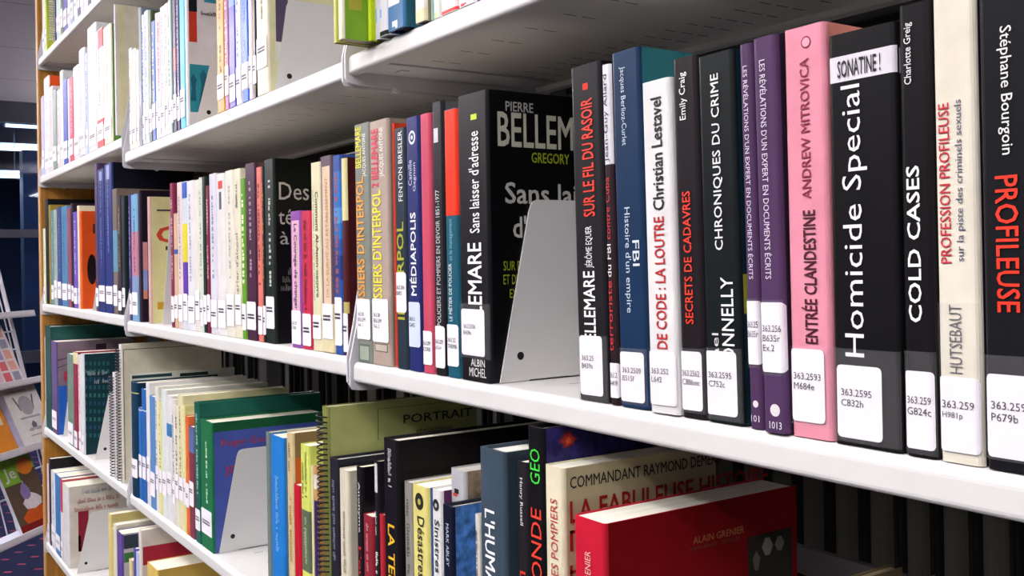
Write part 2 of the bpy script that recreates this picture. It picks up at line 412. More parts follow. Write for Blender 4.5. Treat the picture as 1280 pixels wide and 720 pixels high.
    def cpx(x0, x1, ya, yb_):
        p0 = atX(x0, (ya + yb_) / 2, Xc); p1 = atX(x1, (ya + yb_) / 2, Xc)
        za = atX(x0, yb_, Xc).z - zs; zb = atX(x0, ya, Xc).z - zs
        return p0.y - s, p1.y - s, za, zb
    for (x0, x1, ya, yb_, pc) in panels:
        u0, u1, za, zb = cpx(x0, x1, ya, yb_)
        u0 = max(r + .0002, u0); u1 = min(d - .0005, u1); za = max(.0005, za); zb = min(h - .0005, zb)
        if u1 > u0 and zb > za:
            mb.add([(t + .0002, u0, za), (t + .0002, u1, za), (t + .0002, u1, zb), (t + .0002, u0, zb)], [(0, 1, 2, 3)], mi(cover_mat(pc, gloss)))
    for (x0, x1, ya, yb_, pc, pts) in art:      # printed outline shapes on the cover, unit-square points
        u0, u1, za, zb = cpx(x0, x1, ya, yb_)
        mb.add([(t + .0003 + .0001 * list(art).index((x0, x1, ya, yb_, pc, pts)), u0 + (u1 - u0) * p[0], za + (zb - za) * p[1]) for p in pts], [tuple(range(len(pts)))], mi(cover_mat(pc, gloss)))
    if ill:
        m = mi(ink(ill)); z = h * R.uniform(.3, .4); w = min(.42 * t, .007); xc = t * R.uniform(.42, .55)
        while z < h * .9:
            l = R.uniform(.002, .006)
            if R.random() < .85: strip(mb, xc - w / 2, xc + w / 2 - R.choice([0, 0, w * .35]), z, z + l, .0003, m)
            z += l + R.choice([.0012, .0012, .004])
    mb.build('cover', pal, e)
    q = MB(); ins = .003 if hard else .0012
    q.box((c + .0001, max(r * .6 + c, c) + .0004, ins), (t - c - .0001, d - ins - .001, h - ins)); q.build('page_block', paper(pg), e)
    # lettering
    def letter(tc, P, f):
        g = MB(); g.add(P, f); g.build('lettering', ink(tc), e)
    for (st, ya, yb_, f0, f1, dr, tc, *bo) in txt:
        v, f, asp = glyphs(st, bo[0] if bo else 0)
        za, zb = sorted((zpx(ya), zpx(yb_)))
        if dr == 'u': P = [(t * (f1 - (f1 - f0) * b_), za + (zb - za) * a) for a, b_ in v]
        elif dr == 'd': P = [(t * (f0 + (f1 - f0) * b_), zb - (zb - za) * a) for a, b_ in v]
        else: P = [(t * (f0 + (f1 - f0) * a), za + (zb - za) * b_) for a, b_ in v]
        lay = len(P) // 4 if bo and bo[0] else len(P)
        letter(tc, [(x, sy(x) - .0005 - .00004 * (i // lay), z) for i, (x, z) in enumerate(P)], f)
    for (st, x0, x1, ya, yb_, tc, *bo) in ctxt:
        v, f, asp = glyphs(st, bo[0] if bo else 0)
        u0, u1, za, zb = cpx(x0, x1, ya, yb_)
        lay = len(v) // 4 if bo and bo[0] else len(v)
        letter(tc, [(t + .0005 + .00004 * (i // lay), u0 + (u1 - u0) * a, za + (zb - za) * b_) for i, (a, b_) in enumerate(v)], f)
    # call number label
    if lab:
        if lab == 'auto':
            za = R.uniform(.008, .02) + (R.uniform(.015, .04) if rb in ('L2', 'L1') else 0); zb = za + R.uniform(.036, .046); f0, f1 = .06, .94
        else:
            ya, yb_ = lab[:2]; f0, f1 = lab[2:] if len(lab) > 2 else (.06, .94)
            za, zb = sorted((zpx(ya), zpx(yb_)))
        if za < .004: za, zb = .004, zb + .004 - za
        g = MB(); k = 10; rr = min(.0025, (f1 - f0) * t * .12)
        xa, xb = t * f0, t * f1
        pts = [xa, xa + rr * .3, xa + rr] + [xa + rr + (xb - xa - 2 * rr) * i / k for i in range(1, k)] + [xb - rr, xb - rr * .3, xb]
        pts = sorted(set(pts + [q for q in xs if xa + 1e-6 < q < xb - 1e-6]))
        ed = [max(0, rr - math.sqrt(max(0, rr * rr - (rr - min(p - xa, xb - p, rr)) ** 2))) for p in pts]
        v = [(x, sy(x) - .0009, za + q_) for x, q_ in zip(pts, ed)] + [(x, sy(x) - .0009, zb - q_) for x, q_ in zip(pts, ed)]
        nn = len(pts); g.add(v, [(i, i + 1, nn + 1 + i, nn + i) for i in range(nn - 1)], 0)
        if ltx:
            lh = .0038; z = zb - (zb - za) * .42
            for ln in ltx:
                V, f, asp = glyphs(ln); wd = min(asp * lh, (xb - xa) * .8); x_ = xa + (xb - xa) * .1 if len(ltx) < 9 else xa
                g.add([(x_ + wd * a, sy(x_ + wd * a) - .0012, z + lh * b_) for a, b_ in V], f, 1); z -= lh * 1.5
        else:
            z = za + (zb - za) * R.uniform(.5, .65); w = xb - xa
            for ln in range(2):
                x = xa + w * .12
                while x < xa + w * .8:
                    l = R.uniform(.0008, .0022); x2 = min(x + l, xa + w * .85)
                    g.add([(x, sy(x) - .0012, z), (x2, sy(x2) - .0012, z), (x2, sy(x2) - .0012, z + .0024), (x, sy(x) - .0012, z + .0024)], [(0, 1, 2, 3)], 1); x = x2 + .0006
                z -= .004
        g.build('spine_label', [STICK() if not labc else mat(labc, var=.02), INK()], e)
    if tape:
        za, zb = sorted((zpx(tape[0]), zpx(tape[1]))); g = MB(); k = len(xs) - 3
        v = [(q, sy(q) - .0015, z) for z in (za, zb) for q in xs[1:-1]]
        g.add(v, [(i, i + 1, k + 2 + i, k + 1 + i) for i in range(k)]); g.build('clear_tape', TAPE, e)
    if coil:
        g = MB(); rc = coilr; pts = []
        N = int(h / .0062) ; z0 = h * .02
        for i in range(N):
            zc_ = z0 + (i + .5) * h * .96 / N
            for k in range(10):
                a = -2 * math.pi * k / 10; pts.append((t / 2 + rc * math.cos(a), .003 - rc * .8 + rc * math.sin(a) , zc_ + (k / 10 - .5) * h * .96 / N))
        g.tube(pts, .00095, 5); g.build('binding_coil', mat(coil, rough=.35, var=0, name='coil wire'), e)
    return e

# ------------------------------------------------------------------ bookends: bent steel plate with a slanted front edge and a round hole
def bookend(rb, x_bot, y_bot, tl, tr, label, s=.012):
    """pixels: front bottom corner, top-left corner, a point of the top edge further back"""
    row, bay = rb[0], int(rb[1]) - 1; zs = ztop(row, bay)
    X = atY(x_bot, y_bot, s).x
    lo = last.get(rb, JX[bay] + .0065); X = max(X, lo + .0008); last[rb] = X + .0012
    p = atX(tl[0], tl[1], X)
    y1, z1 = p.y - s, p.z - zs
    z1 = min(z1, .19); y1 = max(.012, min(y1, .1)); y2 = y1 + .095
    e = empty('bookend', (X, s, zs + .0004)); tag(e, label, 'bookend', 'white metal bookends')
    poly = [(0, 0), (y1 * .93 - .001, z1 * .93)]
    for k in range(1, 6):
        a = k / 6; poly.append((y1 * .93 + (y1 * .07 + .008) * a * a + 0, z1 * (.93 + .07 * (1 - (1 - a) ** 2))))
    poly += [(y1 + .012, z1)]
    for k in range(0, 5):
        a = math.pi / 2 * k / 4; poly.append((y2 - .01 + .01 * math.sin(a), z1 - .01 + .01 * math.cos(a)))
    poly += [(y2 + .01, 0)]
    m = MB(); m.prism(poly, 'x', 0, .0012); m.build('plate', STEEL, e)
    m = MB(); hp = [(.017 + .0035 * math.cos(i * math.pi / 8), .022 + .0035 * math.sin(i * math.pi / 8)) for i in range(16)]
    hp = [(a + y1 * .12, b) for a, b in hp]
    m.prism(hp, 'x', -.0002, .0014); m.build('hole', BLACK, e)
    m = MB(); m.box((-.0001 - .0, .03, 0), (.0012, y2, .0009)); m.build('foot', STEEL2, e)
    return e
BLB = [(.5 + (.5 - .07 * (k % 3)) * math.cos(k * math.pi / 9), .5 + (.5 - .06 * (k % 4)) * math.sin(k * math.pi / 9)) for k in range(18)]
# ================================================================== middle shelf, near bay
W_ = '#F2F0F2'
book('M3', 440, 463, 155, '#7C8078', 'grey-green paperback with yellow and orange title, first in the near bay of the middle shelf', d=.15, lab=(374, 424), ltx=['363.28','BELLEM','Vol. 1'],
     txt=[('BELLEMARE', 210, 158, .12, .50, 'u', '#E9E23A', .02), ('JACQUES ANTOINE', 222, 168, .58, .85, 'u', '#F3F0E6'), ("DOSSIERS D'INTERPOL", 398, 222, .12, .62, 'u', '#EFA03C', .02)], bands=[(430, 452, '#5B6A60', .14, .86), (432.5, 449.5, '#9AA596', .2, .8)])
book('M3', 463.5, 486, 150, '#A8978C', 'mauve-grey paperback with pink and yellow title and a figure two', d=.15, cov='#8A7D70', lab=(374, 428), ltx=['363.28','BELLEM','Vol. 2'],
     txt=[('2 BELLEMARE', 234, 160, .12, .5, 'u', '#E2395E', .02), ('JACQUES ANTOINE', 222, 160, .58, .85, 'u', '#F3F0E6'), ("DOSSIERS D'INTERPOL", 398, 238, .12, .62, 'u', '#E9DF3A', .02)], bands=[(430, 440, '#50453F', .14, .86), (431, 439, '#B8AFA2', .18, .82)])
book('M3', 490, 493.5, 154, '#C9402C', 'thin red book half hidden right of the mauve-grey paperback', s=.009, d=.14, lab=False, tmin=.004)
book('M3', 494, 508, 160, '#26323E', 'dark slate book with white author and yellow-green title', cov='#222', lab=(341, 391), ltx=['363.286','BRES'],
     txt=[('FENTON BRESLER', 252, 164, .42, .78, 'u', '#E8E8E8'), ('INTERPOL', 400, 278, .2, .8, 'u', '#A9AB2E', .02)])
book('M3', 509, 525, 146, '#232B66', 'navy book with white capital title and emblem on top', lab=(378, 434), ltx=['363.2','GAG'], labc='#C9D6EC',
     txt=[('MÉDIAPOLIS', 370, 266, .2, .72, 'u', '#F4F4F6', .02), ('Camille', 232, 200, .2, .48, 'u', '#C9CCE6'), ('Gagnon', 240, 204, .55, .82, 'u', '#C9CCE6')], discs=[(.52, 172, .26, '#D9DCEC'), (.52, 172, .17, '#232B66'), (.52, 172, .08, '#D9DCEC')])
book('M3', 526.5, 539, 142, '#BF4A62', 'thin rose-red book standing between the navy and the black one', cov='#A83C54', lab=(414, 456), ltx=['363.209','CORB'])
book('M3', 541.5, 555, 127, '#1B1D22', 'black book with small white portrait and grey upright title', cov='#55555A', lab=(408, 460), ltx=['363.209','LECpo'],
     txt=[('POLICIERS ET POMPIERS EN DEVOIR 1851-1977', 408, 238, .3, .66, 'u', '#C9C9CC')], bands=[(160, 178, '#CFCFD2', .2, .6)])
book('M3', 556.5, 572.5, 136, '#1C5468', 'book with bright red upper half and teal lower half', cov='#B6321F', lab=(406, 458), ltx=['363.22','TREMB'],
     bands=[(137, 270, '#E0391F')], txt=[('LE MÉTIER DE POLICIER', 402, 330, .2, .5, 'u', '#E9EEF0'), ('et le management', 326, 274, .3, .65, 'u', '#6FB3C4')])
book('M3', 574, 611, 116, '#17161B', 'thick black hardcover with white title on spine and author on its front', tape=(380, 448), d=.145, hard=True, cov='#0B0B0D', lab=(387, 445, .06, .84), ltx=['363.2336','B439s'],
     txt=[('BELLEMARE', 434, 304, .30, .76, 'u', '#F3F3F3', .02), ("Sans laisser d'adresse", 292, 165, .38, .72, 'u', '#F0F0F0', .01), ('ALBIN', 458, 449, .36, .82, 'h', '#E8E8E8'), ('MICHEL', 471, 460, .3, .86, 'h', '#E8E8E8')],
     bands=[(143, 150, '#C6E04A', .46, .66)],
     ctxt=[('PIERRE', 631.5, 666, 127, 139, '#A9A8A4', .01), ('BELLEMARE', 621.5, 765, 139.5, 183, '#B9B8A6', .02), ('GREGORY', 664, 711, 191, 204, '#93A21E', .01),
           ('Sans laisser', 631, 770, 228, 255, '#B9B8B4', .02), ("d'adresse", 641, 735, 270, 298, '#B9B8B4', .02), ('SUR D', 629, 652, 327, 339, '#93A21E'), ('ET DE', 629, 648.5, 344, 356, '#93A21E'), ('EX', 637, 646, 362, 373, '#93A21E')])
bookend('M3', 624, 479, (664, 250), (718, 248), 'white slanted bookend leaning against the thick black hardcover on the middle shelf')
LN = 1.1
book('M3', 718, 755, 80, '#1D1C20', 'black book with red title, first one right of the big white bookend', tape=(420, 502), lean=LN, cov='#141416', hard=True, d=.15, lab=(424, 498, .1, .86), ltx=['363.25','B439s'],
     txt=[('BELLEMARE', 437, 340, .28, .66, 'u', '#F4F4F4', .02), ('JÉRÔME EQUER', 336, 284, .34, .66, 'u', '#EDEDED'), ('SUR LE FIL DU RASOIR', 272, 124, .36, .74, 'u', '#E03A26', .02)], bands=[(104, 112, '#E5361F', .42, .6)])
book('M3', 757, 768, 79, '#2A1D22', 'thin book white above and dark below, squeezed left of the dark blue hardcover', lean=LN, cov='#E8E8E8', lab=(454, 497, .1, 1.0), ltx=['363.2','A419'],
     bands=[(80, 206, '#EDECF2')], txt=[('Jean-Guy Allard', 203, 92, .15, .75, 'u', '#3A3550'), ('terroriste', 440, 352, .1, .6, 'u', '#C2303A'), ('du FBI', 347, 306, .1, .6, 'u', '#E7E2E4'), ('contre Cuba', 300, 222, .1, .6, 'u', '#C2303A')])
book('M3', 769.5, 804, 62, '#18304F', 'dark blue hardcover with small pale lettering and teal front', tape=(436, 506), lean=LN, hard=True, cov='#2F6F78', d=.15, lab=(441, 503, .06, .92), ltx=['363.2509','B515f'],
     txt=[('Jacques Berlioz-Curlet', 82, 182, .3, .52, 'd', '#C6D2E0'), ('FBI', 302, 334, .62, .86, 'd', '#D6DEE8', .01), ('Histoire d\'un empire', 260, 392, .3, .56, 'd', '#C6D2E0')],
     panels=[(803, 842, 104, 530, '#15181F')])
book('M3', 806.5, 842.5, 100, '#F1F0F0', 'white book with black author name and red title', tape=(436, 510), s=.002, lean=LN, cov='#DCDCE0', d=.14, lab=(440, 507, .04, .96), ltx=['363.252','L642'],
     txt=[('Christian Lestavel', 264, 122, .34, .72, 'u', '#1D1D22', .02), ('DE CODE : LA LOUTRE', 437, 272, .34, .70, 'u', '#B8242A', .02)])
book('M3', 844, 876.5, 71, '#1E191D', 'black book with white author and red title, right of the white one', tape=(436, 516), lean=LN, cov='#121214', d=.145, lab=(440, 513, .04, .9), ltx=['363.2562','C886sec'],
     txt=[('Emily Craig', 150, 90, .3, .62, 'u', '#EDEDED', .01), ('SECRETS DE CADAVRES', 406, 240, .3, .62, 'u', '#DD3A26', .02)])
book('M3', 877.5, 922.5, 66, '#14191B', 'black book with widely spaced white title beside two purple books', tape=(436, 526), lean=LN, cov='#17323E', d=.15, hard=True, lab=(440, 520, .02, .88), ltx=['363.2595','C752c'],
     txt=[('CHRONIQUES DU CRIME', 314, 92, .38, .64, 'u', '#EFEFEF', .01), ('CONNELLY', 470, 348, .50, .84, 'u', '#EFEFEF', .01), ('Michael', 500, 418, .22, .4, 'u', '#DADADA')], panels=[(921, 940, 345, 395, '#A9A83A')])
book('M3', 929.5, 946, 54, '#4B3355', 'purple book, the left one of the identical pair', tape=(374, 460), lean=LN, d=.15, lab=(377, 456, .1, 1.0), ltx=['363.25','B635r'],
     txt=[("LES RÉVÉLATIONS D'UN EXPERT EN DOCUMENTS ÉCRITS", 82, 350, .35, .75, 'd', '#D9CFE2'), ('101', 527, 519, .2, .8, 'h', '#E9E3EE')], discs=[(.55, 505, .2, '#D9D3D6')], bands=[(500, 511, '#4B3355', .52, .58)])
book('M3', 946.5, 976.5, 45, '#4E3659', 'purple book with second copy number, the right one of the identical pair', tape=(376, 470), lean=LN, cov='#2A2234', s=.001, d=.15, lab=(379, 466, .06, 1.0), ltx=['363.256','B635r','Ex.2'],
     txt=[("LES RÉVÉLATIONS D'UN EXPERT EN DOCUMENTS ÉCRITS", 74, 350, .32, .62, 'd', '#D9CFE2', .01), ('1013', 536, 527, .3, .8, 'h', '#E9E3EE')], discs=[(.54, 513, .2, '#D9D3D6')])
book('M3', 979, 1035, 33, '#EF9AAE', 'pink book with dark red title and round emblem', tape=(434, 532), lean=.5, d=.15, cov='#D98A80', lab=(437, 528, .04, .86), ltx=['363.2593','M684e'],
     txt=[('ENTRÉE CLANDESTINE', 430, 264, .34, .72, 'u', '#4A1626', .02), ('ANDREW MITROVICA', 250, 74, .42, .64, 'u', '#8A2A44', .01)], discs=[(.58, 54, .12, '#7A1D38'), (.58, 54, .092, '#EF9AAE')], bands=[(50, 58, '#7A1D38', .555, .605)])
book('M3', 1038.5, 1123, 36, '#121114', 'thick black hardcover with large white upright title and white band on top', tape=(438, 556), hard=True, lean=.2, cov='#1A1718', d=.15, lab=(459, 551, .07, .74), ltx=['363.2595','C832h'],
     txt=[('Homicide Special', 448, 104, .20, .58, 'u', '#E8E4EC', .0), ('SONATINE !', 93, 71, .16, .80, 'h', '#1A1A1C', .02)], bands=[(65, 98, '#E9E4EE')], panels=[(1124, 1150, 60, 92, '#E9E4EE')])
book('M3', 1126, 1167, 4, '#141216', 'black book with bold white title right of the thick one with the white band', tape=(440, 568), lean=.3, cov='#171417', d=.15, lab=(468, 565, .04, .94), ltx=['363.259','G824c'],
     txt=[('COLD CASES', 404, 208, .22, .62, 'u', '#F4F4F6', .02), ('Charlotte Greig', 105, 27, .22, .5, 'u', '#E6E6E8', .01)])
book('M3', 1169, 1222, -12, '#D8D2C2', 'cream book with slim red title, second from the right edge', tape=(380, 570), lean=.3, cov='#2A1A38', d=.15, lab=(472, 566, .02, .98), ltx=['363.259','H981p'], gloss=0,
     txt=[('PROFESSION PROFILEUSE', 330, 128, .14, .40, 'u', '#C22B3C', .01), ('sur la piste des criminels sexuels', 328, 126, .52, .74, 'u', '#4A4E6A'), ('HUTSEBAUT', 468, 382, .3, .6, 'u', '#5E5A60')])
book('M3', 1227, 1300, -18, '#17171B', 'black book with bold red title, nearest to the camera', tape=(446, 578), lean=.3, d=.15, hard=True, lab=(470, 575, .04, .96), ltx=['363.259','P679b'],
     txt=[('Stéphane Bourgoin', 32, 194, .34, .60, 'd', '#E4E4E4', .01), ('PROFILEUSE', 220, 392, .26, .66, 'd', '#E0341F', .02)])

# ================================================================== middle shelf, middle bay
book('M2', 161, 164, 243, '#3A2C6A', 'thin violet book, first in the middle bay of the middle shelf', ill='#8C86C0')
book('M2', 164.3, 172, 243, '#6FA0C4', 'light blue and pink patterned book beside the first bracket', bands=[(290, 345, '#B5788C'), (345, 372, '#7B93B8')], ill='#2E3560', cov='#3A3550')
book('M2', 173, 176, 238, '#2A1D2E', 'dark book with pink and pale blue blocks left of the cream front', panels=[(176.6, 184.5, 303, 338, '#D69A9C'), (176.6, 184.5, 338, 363, '#8FA6DC'), (176.6, 184.5, 363, 374, '#D8907C')], cov='#1E1420', d=.17, lab=False)
book('M2', 184.7, 187.5, 246, '#C9A3A0', 'cream book with its front showing part of a red letter', d=.16, cov='#E0DA9E', tmin=.006, ctxt=[('C', 195.5, 222, 283, 304, '#C8402C', .04), ('—', 196, 220, 262, 264, '#33333A')], panels=[(197, 205, 378, 387, '#C99A2C'), (207, 211, 308, 313, '#2F3A4A')], lab=False)
bookend('M2', 203, 407, (213, 262), (240, 260), 'white bookend beside the cream front with the red letter')
for a in [
 (213, 217, 229, '#7E2A4A', 'plum red thin book right of the bookend by the cream front', dict(ill='#C79AA8')),
 (217, 222, 267, '#C9AC8C', 'short tan book with a small blue mark', dict(bands=[(312, 318, '#3B5AA0')])),
 (222, 228, 228, '#EAD6D6', 'pale pink thin book behind the short tan one', dict(ill='#A08A98')),
 (228, 234, 227, '#DCE4F0', 'pale book with blue top, yellow patch and violet foot', dict(bands=[(228, 248, '#2F5CB4'), (280, 328, '#E6D63A'), (328, 376, '#5A3A9C')], ill=None)),
 (234, 243, 226, '#F0EEF4', 'white book with fine grey print right of the yellow patched one', dict(ill='#8E90A8')),
 (243, 249, 225, '#F2EFE4', 'plain off-white thin book between two white ones', dict()),
 (249.3, 253, 222, '#DDEBDD', 'pale green-white slim book', dict(ill='#8CA090')),
 (253.3, 257.5, 221, '#1D2A26', 'blackish green slim book among white ones', dict(cov='#14201C')),
 (257.8, 262, 232, '#6E2036', 'maroon slim book among white ones', dict(ill='#B98A94')),
 (262.3, 271, 217, '#E9E7F4', 'lavender white book covered in small print', dict(ill='#7C7EA4')),
 (271.3, 282, 217, '#F3F0F0', 'white book with a red square near its top', dict(bands=[(226, 236, '#D23A34', .25, .75), (240, 262, '#50506A', .35, .62)], ill=None)),
 (282.3, 292.5, 213, '#F1EDDF', 'ivory book with faint print left of the alcohol title', dict(ill='#A8A49A')),
 (293, 301, 211, '#F0EAD0', 'cream book titled about alcohol', dict(txt=[("parler d'alcool", 372, 292, .25, .75, 'u', '#8A8470', .01), ('~13', 260, 230, .3, .6, 'u', '#3E3A34')])),
 (301.3, 306.8, 223, '#5F9A2C', 'bright green slim book', dict(ill='#DCE8C0')),
 (307.2, 320, 204, '#43223A', 'dark plum book right of the bright green one', dict(cov='#5A4640', ill='#A890A0')),
 (321.3, 327.2, 209, '#EE8274', 'salmon pink slim book', dict(ill='#7C3A3A')),
 (327.6, 331, 208, '#191B20', 'thin black book left of the black one with a pale script front', dict(ill='#A8803C')),
]: book('M2', *a[:5], **a[5])
book('M2', 331.4, 343, 199, '#1D2622', 'black book with pale script title on its front', hard=True, d=.14, cov='#0F110F', lab=(371, 411), ill='#B8C0B8',
     ctxt=[('Des', 348.5, 386, 228, 250, '#B9B4A8'), ('té', 348, 366, 262, 281, '#B9B4A8'), ('à', 350, 361, 290, 306, '#B9B4A8'), ('~20', 360, 420, 335, 344, '#77756C'), ('~8', 353, 378, 346, 354, '#77756C'), ('~10', 351, 384, 356, 364, '#77756C')])
book('M2', 363.5, 376.5, 264, '#8A4FA0', 'short purple and pink book with a courage title', bands=[(276, 392, '#E6B6CC', .16, .86)], lab=(394, 436), txt=[('Le Courage de changer', 280, 388, .3, .68, 'd', '#3A2250', .01)], ltx=['362.29','C858'])
book('M2', 377, 389, 264, '#C0304E', 'short crimson book next to the purple and pink one', lab=(398, 438), txt=[('~30', 276, 388, .3, .6, 'd', '#7A1A30')])
book('M2', 389.5, 401, 203, '#EFE9C4', 'tall cream yellow book with black script title', lab=(394, 424), txt=[('Comment Al-Anon oeuvre', 240, 372, .50, .82, 'd', '#2E3A30', .01), ('pour les familles et les amis des alcooliques', 238, 376, .18, .38, 'd', '#6A7060')])
book('M2', 401.5, 416, 195, '#5B4A58', 'grey-violet book with a beige title strip', bands=[(208, 380, '#D9C0A4', .18, .84), (380, 450, '#E8DCB0')], lab=(380, 424), txt=[('DE LA SURVIE AU RÉTABLISSEMENT', 372, 222, .38, .66, 'u', '#B07A5C')], labc='#EDEAF0')
book('M2', 417, 427, 194, '#2E4F96', 'blue book with cloudy galaxy picture', bands=[(215, 300, '#2A6AB4'), (260, 280, '#4A8AC8'), (320, 350, '#233A78')], lab=(372, 432), ill='#8A4A5A')
book('M2', 427.4, 433.5, 197, '#4A1A1E', 'maroon book with cream top, last in the middle bay', bands=[(198, 276, '#DDD49C'), (378, 392, '#B8A860')], lab=(392, 440))

# ================================================================== middle shelf, far bay
book('M1', 53, 56.4, 286, '#D8E0C0', 'pale yellow-green slim book, first by the wooden end panel', ill='#8A9A70')
book('M1', 57, 60.5, 249, '#15141A', 'tall black book by the wooden end panel, overtopping its neighbours', d=.18, lab=False, cov='#101014')
book('M1', 61, 63.5, 256, '#8A7A34', 'olive book just right of the tall black one', cov='#8A7A34', lab=False)
for a in [
 (63.8, 67, 263, '#5C8088', 'teal-grey book with pale label in the far bay', dict(ill='#A8C0C0')),
 (67.2, 71, 262, '#9AA8A0', 'grey-green slim book in the far bay', dict(ill='#55645C')),
 (71.5, 76.5, 259, '#33447C', 'slate blue book left of its lighter blue twin', dict(cov='#4E7FA8', ill='#8AA0D0')),
 (77, 84, 258, '#4E7FA8', 'lighter blue book in the far bay', dict(ill='#24406A')),
 (84.4, 88.5, 260, '#8C4A5C', 'dusty rose book in the far bay', dict()),
 (88.8, 91.5, 254, '#2A1A2C', 'blackish slim book left of the violet one', dict()),
 (91.8, 96.5, 265, '#6A4FB4', 'violet book with white print in the far bay', dict(ill='#E0DCF0')),
 (96.9, 99, 257, '#DCD4B4', 'thin cream book touching the orange one', dict()),
]: book('M1', *a[:5], **a[5])
book('M1', 99.4, 101.5, 264, '#D9602A', 'orange book with a black disc on its front', d=.165, s=.004, cov='#E4561E', tmin=.01, lab=False, art=[(109, 121, 318, 356, '#1C1416', [(.5 + .5 * math.cos(k * math.pi / 12), .5 + .5 * math.sin(k * math.pi / 12)) for k in range(24)]), (116, 119, 280, 292, '#5A2A1C', [(0, 0), (1, 0), (1, 1), (0, 1)])])
bookend('M1', 116, 389, (119, 345), (125, 330), 'white bookend between the orange book and the navy volumes', s=.004)
for a in [
 (118.8, 122.2, 204, '#4A3A5A', 'grey-violet slim book, tallest left of the navy volumes', dict()),
 (122.6, 131, 211, '#1E2C6C', 'navy volume with silver dots, left of the pair', dict(bands=[(214, 226, '#8E98C8', .3, .7)], ill='#7C88C0', lab=(357, 377))),
 (131.4, 140.5, 204, '#22306F', 'navy volume with silver dots, right of the pair', dict(bands=[(206, 224, '#9AA4D0', .3, .7)], ill='#8590C4', lab=(358, 380), cov='#0E0E1A')),
 (141, 146.5, 236, '#6E625A', 'taupe book right of the navy volumes', dict(bands=[(288, 340, '#5C8CA0')])),
 (147, 151.5, 245, '#2C2430', 'black book with speckled multicoloured spine', dict(ill='#B08A60')),
 (152, 156, 245, '#1D2A2C', 'greenish black book, last in the far bay of the middle shelf', dict(lab=(360, 384))),
]: book('M1', *a[:5], **a[5])

# ================================================================== upper shelf, far bay
for a in [
 (50.5, 52, 123, '#E9E6F2', 'thin white book at the far end of the upper shelf', dict()),
 (52.2, 55, 120, '#B9B4E0', 'lilac slim book at the far end of the upper shelf', dict()),
 (55.3, 61.5, 96, '#EEF2F6', 'tall white book with an orange front at the far end', dict(cov='#D8501E', ill='#9AA0C0')),
 (61.9, 66, 108, '#F1E3E6', 'pinkish white book right of the orange front', dict(ill='#B090A0')),
 (66.4, 71, 113, '#7C8C88', 'grey-green book with rounded top in the far upper bay', dict(bulge=.003)),
 (71.3, 75, 112, '#F0DDE2', 'pale rose book beside the grey-green one', dict(ill='#C0707C')),
 (75.3, 78.6, 88, '#D3D8D6', 'tall pale grey slim book on the upper shelf', dict()),
 (79, 84.3, 99, '#2C3FA8', 'royal blue book in the far bay of the upper shelf', dict(ill='#7C8CE0')),
 (84.6, 86.6, 98, '#F4E4EC', 'slim white book between the blue and the red one', dict()),
 (86.9, 91.3, 97, '#C83A5C', 'crimson book in the far bay of the upper shelf', dict(ill='#F0C0CC')),
 (91.8, 99, 82, '#F1F1F8', 'white book right of the crimson one', dict(ill='#C0C4E0')),
 (99.3, 106.3, 61, '#EDE9F6', 'lavender white book with rounded top on the upper shelf', dict(bulge=.002, ill='#A9A4D0')),
 (106.6, 109.5, 66, '#C6D0EC', 'slim pale blue book on the upper shelf', dict(ill='#5C70B0')),
 (109.9, 120.5, 31, '#F3F3F6', 'tall broad white book on the upper shelf', dict(ill='#B8C0D8')),
 (120.9, 129, 36, '#F0E6EE', 'white book with red upper part and red foot', dict(bands=[(37, 60, '#C63A4C', .3, 1), (150, 158, '#C8424C'), (176, 186, '#C8424C')], ill='#C06A90')),
 (129.4, 139, 32, '#F2EFD8', 'ivory book with green edge beside the dark gap', dict(cov='#5E8A3A', ill='#C0A84C')),
]: book('U1', *a[:5], **a[5])
book('U1', 143, 149.5, 2, '#EDEBF6', 'wide cream book standing proud at the end of the far upper bay', s=-.012, d=.17, cov='#E6DFC6', tmin=.03, lab=False, panels=[(150, 205, -2, 3, '#B2383A'), (150, 156, 4, 170, '#E8E2B0')])

# ================================================================== upper shelf, middle bay
for a in [
 (161.3, 164.6, 60, '#F4F0EC', 'short white book at the bracket of the middle upper bay', dict(ill='#B0A8A0')),
 (164.9, 169.8, 61, '#F1E9D6', 'short ivory book beside the short white one', dict()),
 (170.2, 173.5, 62, '#EFEFF4', 'short plain white slim book', dict()),
 (173.8, 177.2, 9, '#6A7484', 'slate grey tall book behind the short white ones', dict(lab=False)),
 (177.5, 180.6, 18, '#E6EBF8', 'slim bluish white book in the middle upper bay', dict(ill='#5A70C0')),
 (180.9, 185.4, 13, '#DCE8F4', 'pale blue book with dark foot print', dict(ill='#7C90C4')),
 (185.7, 189.3, 13, '#4A5A3A', 'dark olive slim book among pale ones', dict(lab='auto')),
 (189.6, 194, 26, '#4C6CC0', 'medium blue slim book among pale ones', dict(ill='#C8D4F4')),
 (194.3, 197, 16, '#F0EEF6', 'slim white book right of the medium blue one', dict()),
 (197.3, 200.3, 15, '#F2E2EC', 'slim pinkish white book', dict(ill='#B884A0')),
 (200.6, 205.6, 8, '#F4F3F6', 'white book with tiny print in the middle upper bay', dict(ill='#A0A4C0')),
 (205.9, 210, 4, '#E4E6E4', 'pale grey book in the middle upper bay', dict(ill='#9AA0A0')),
 (210.3, 213.2, 0, '#F0F2EA', 'slim white book left of the dark teal one', dict(ill='#7CA080')),
 (213.5, 215.6, -4, '#1F5A66', 'dark teal slim book among white ones on the upper shelf', dict()),
 (215.9, 220.2, -8, '#3A1A44', 'dark purple book with a red middle', dict(bands=[(60, 90, '#8A2A3C')])),
 (220.5, 224.2, -10, '#23265C', 'midnight blue book left of the cyan one', dict(ill='#8088C0')),
 (224.6, 231, -16, '#4FB4D2', 'bright cyan book left of the large white one on the upper shelf', dict()),
]: book('U2', *a[:5], **a[5])
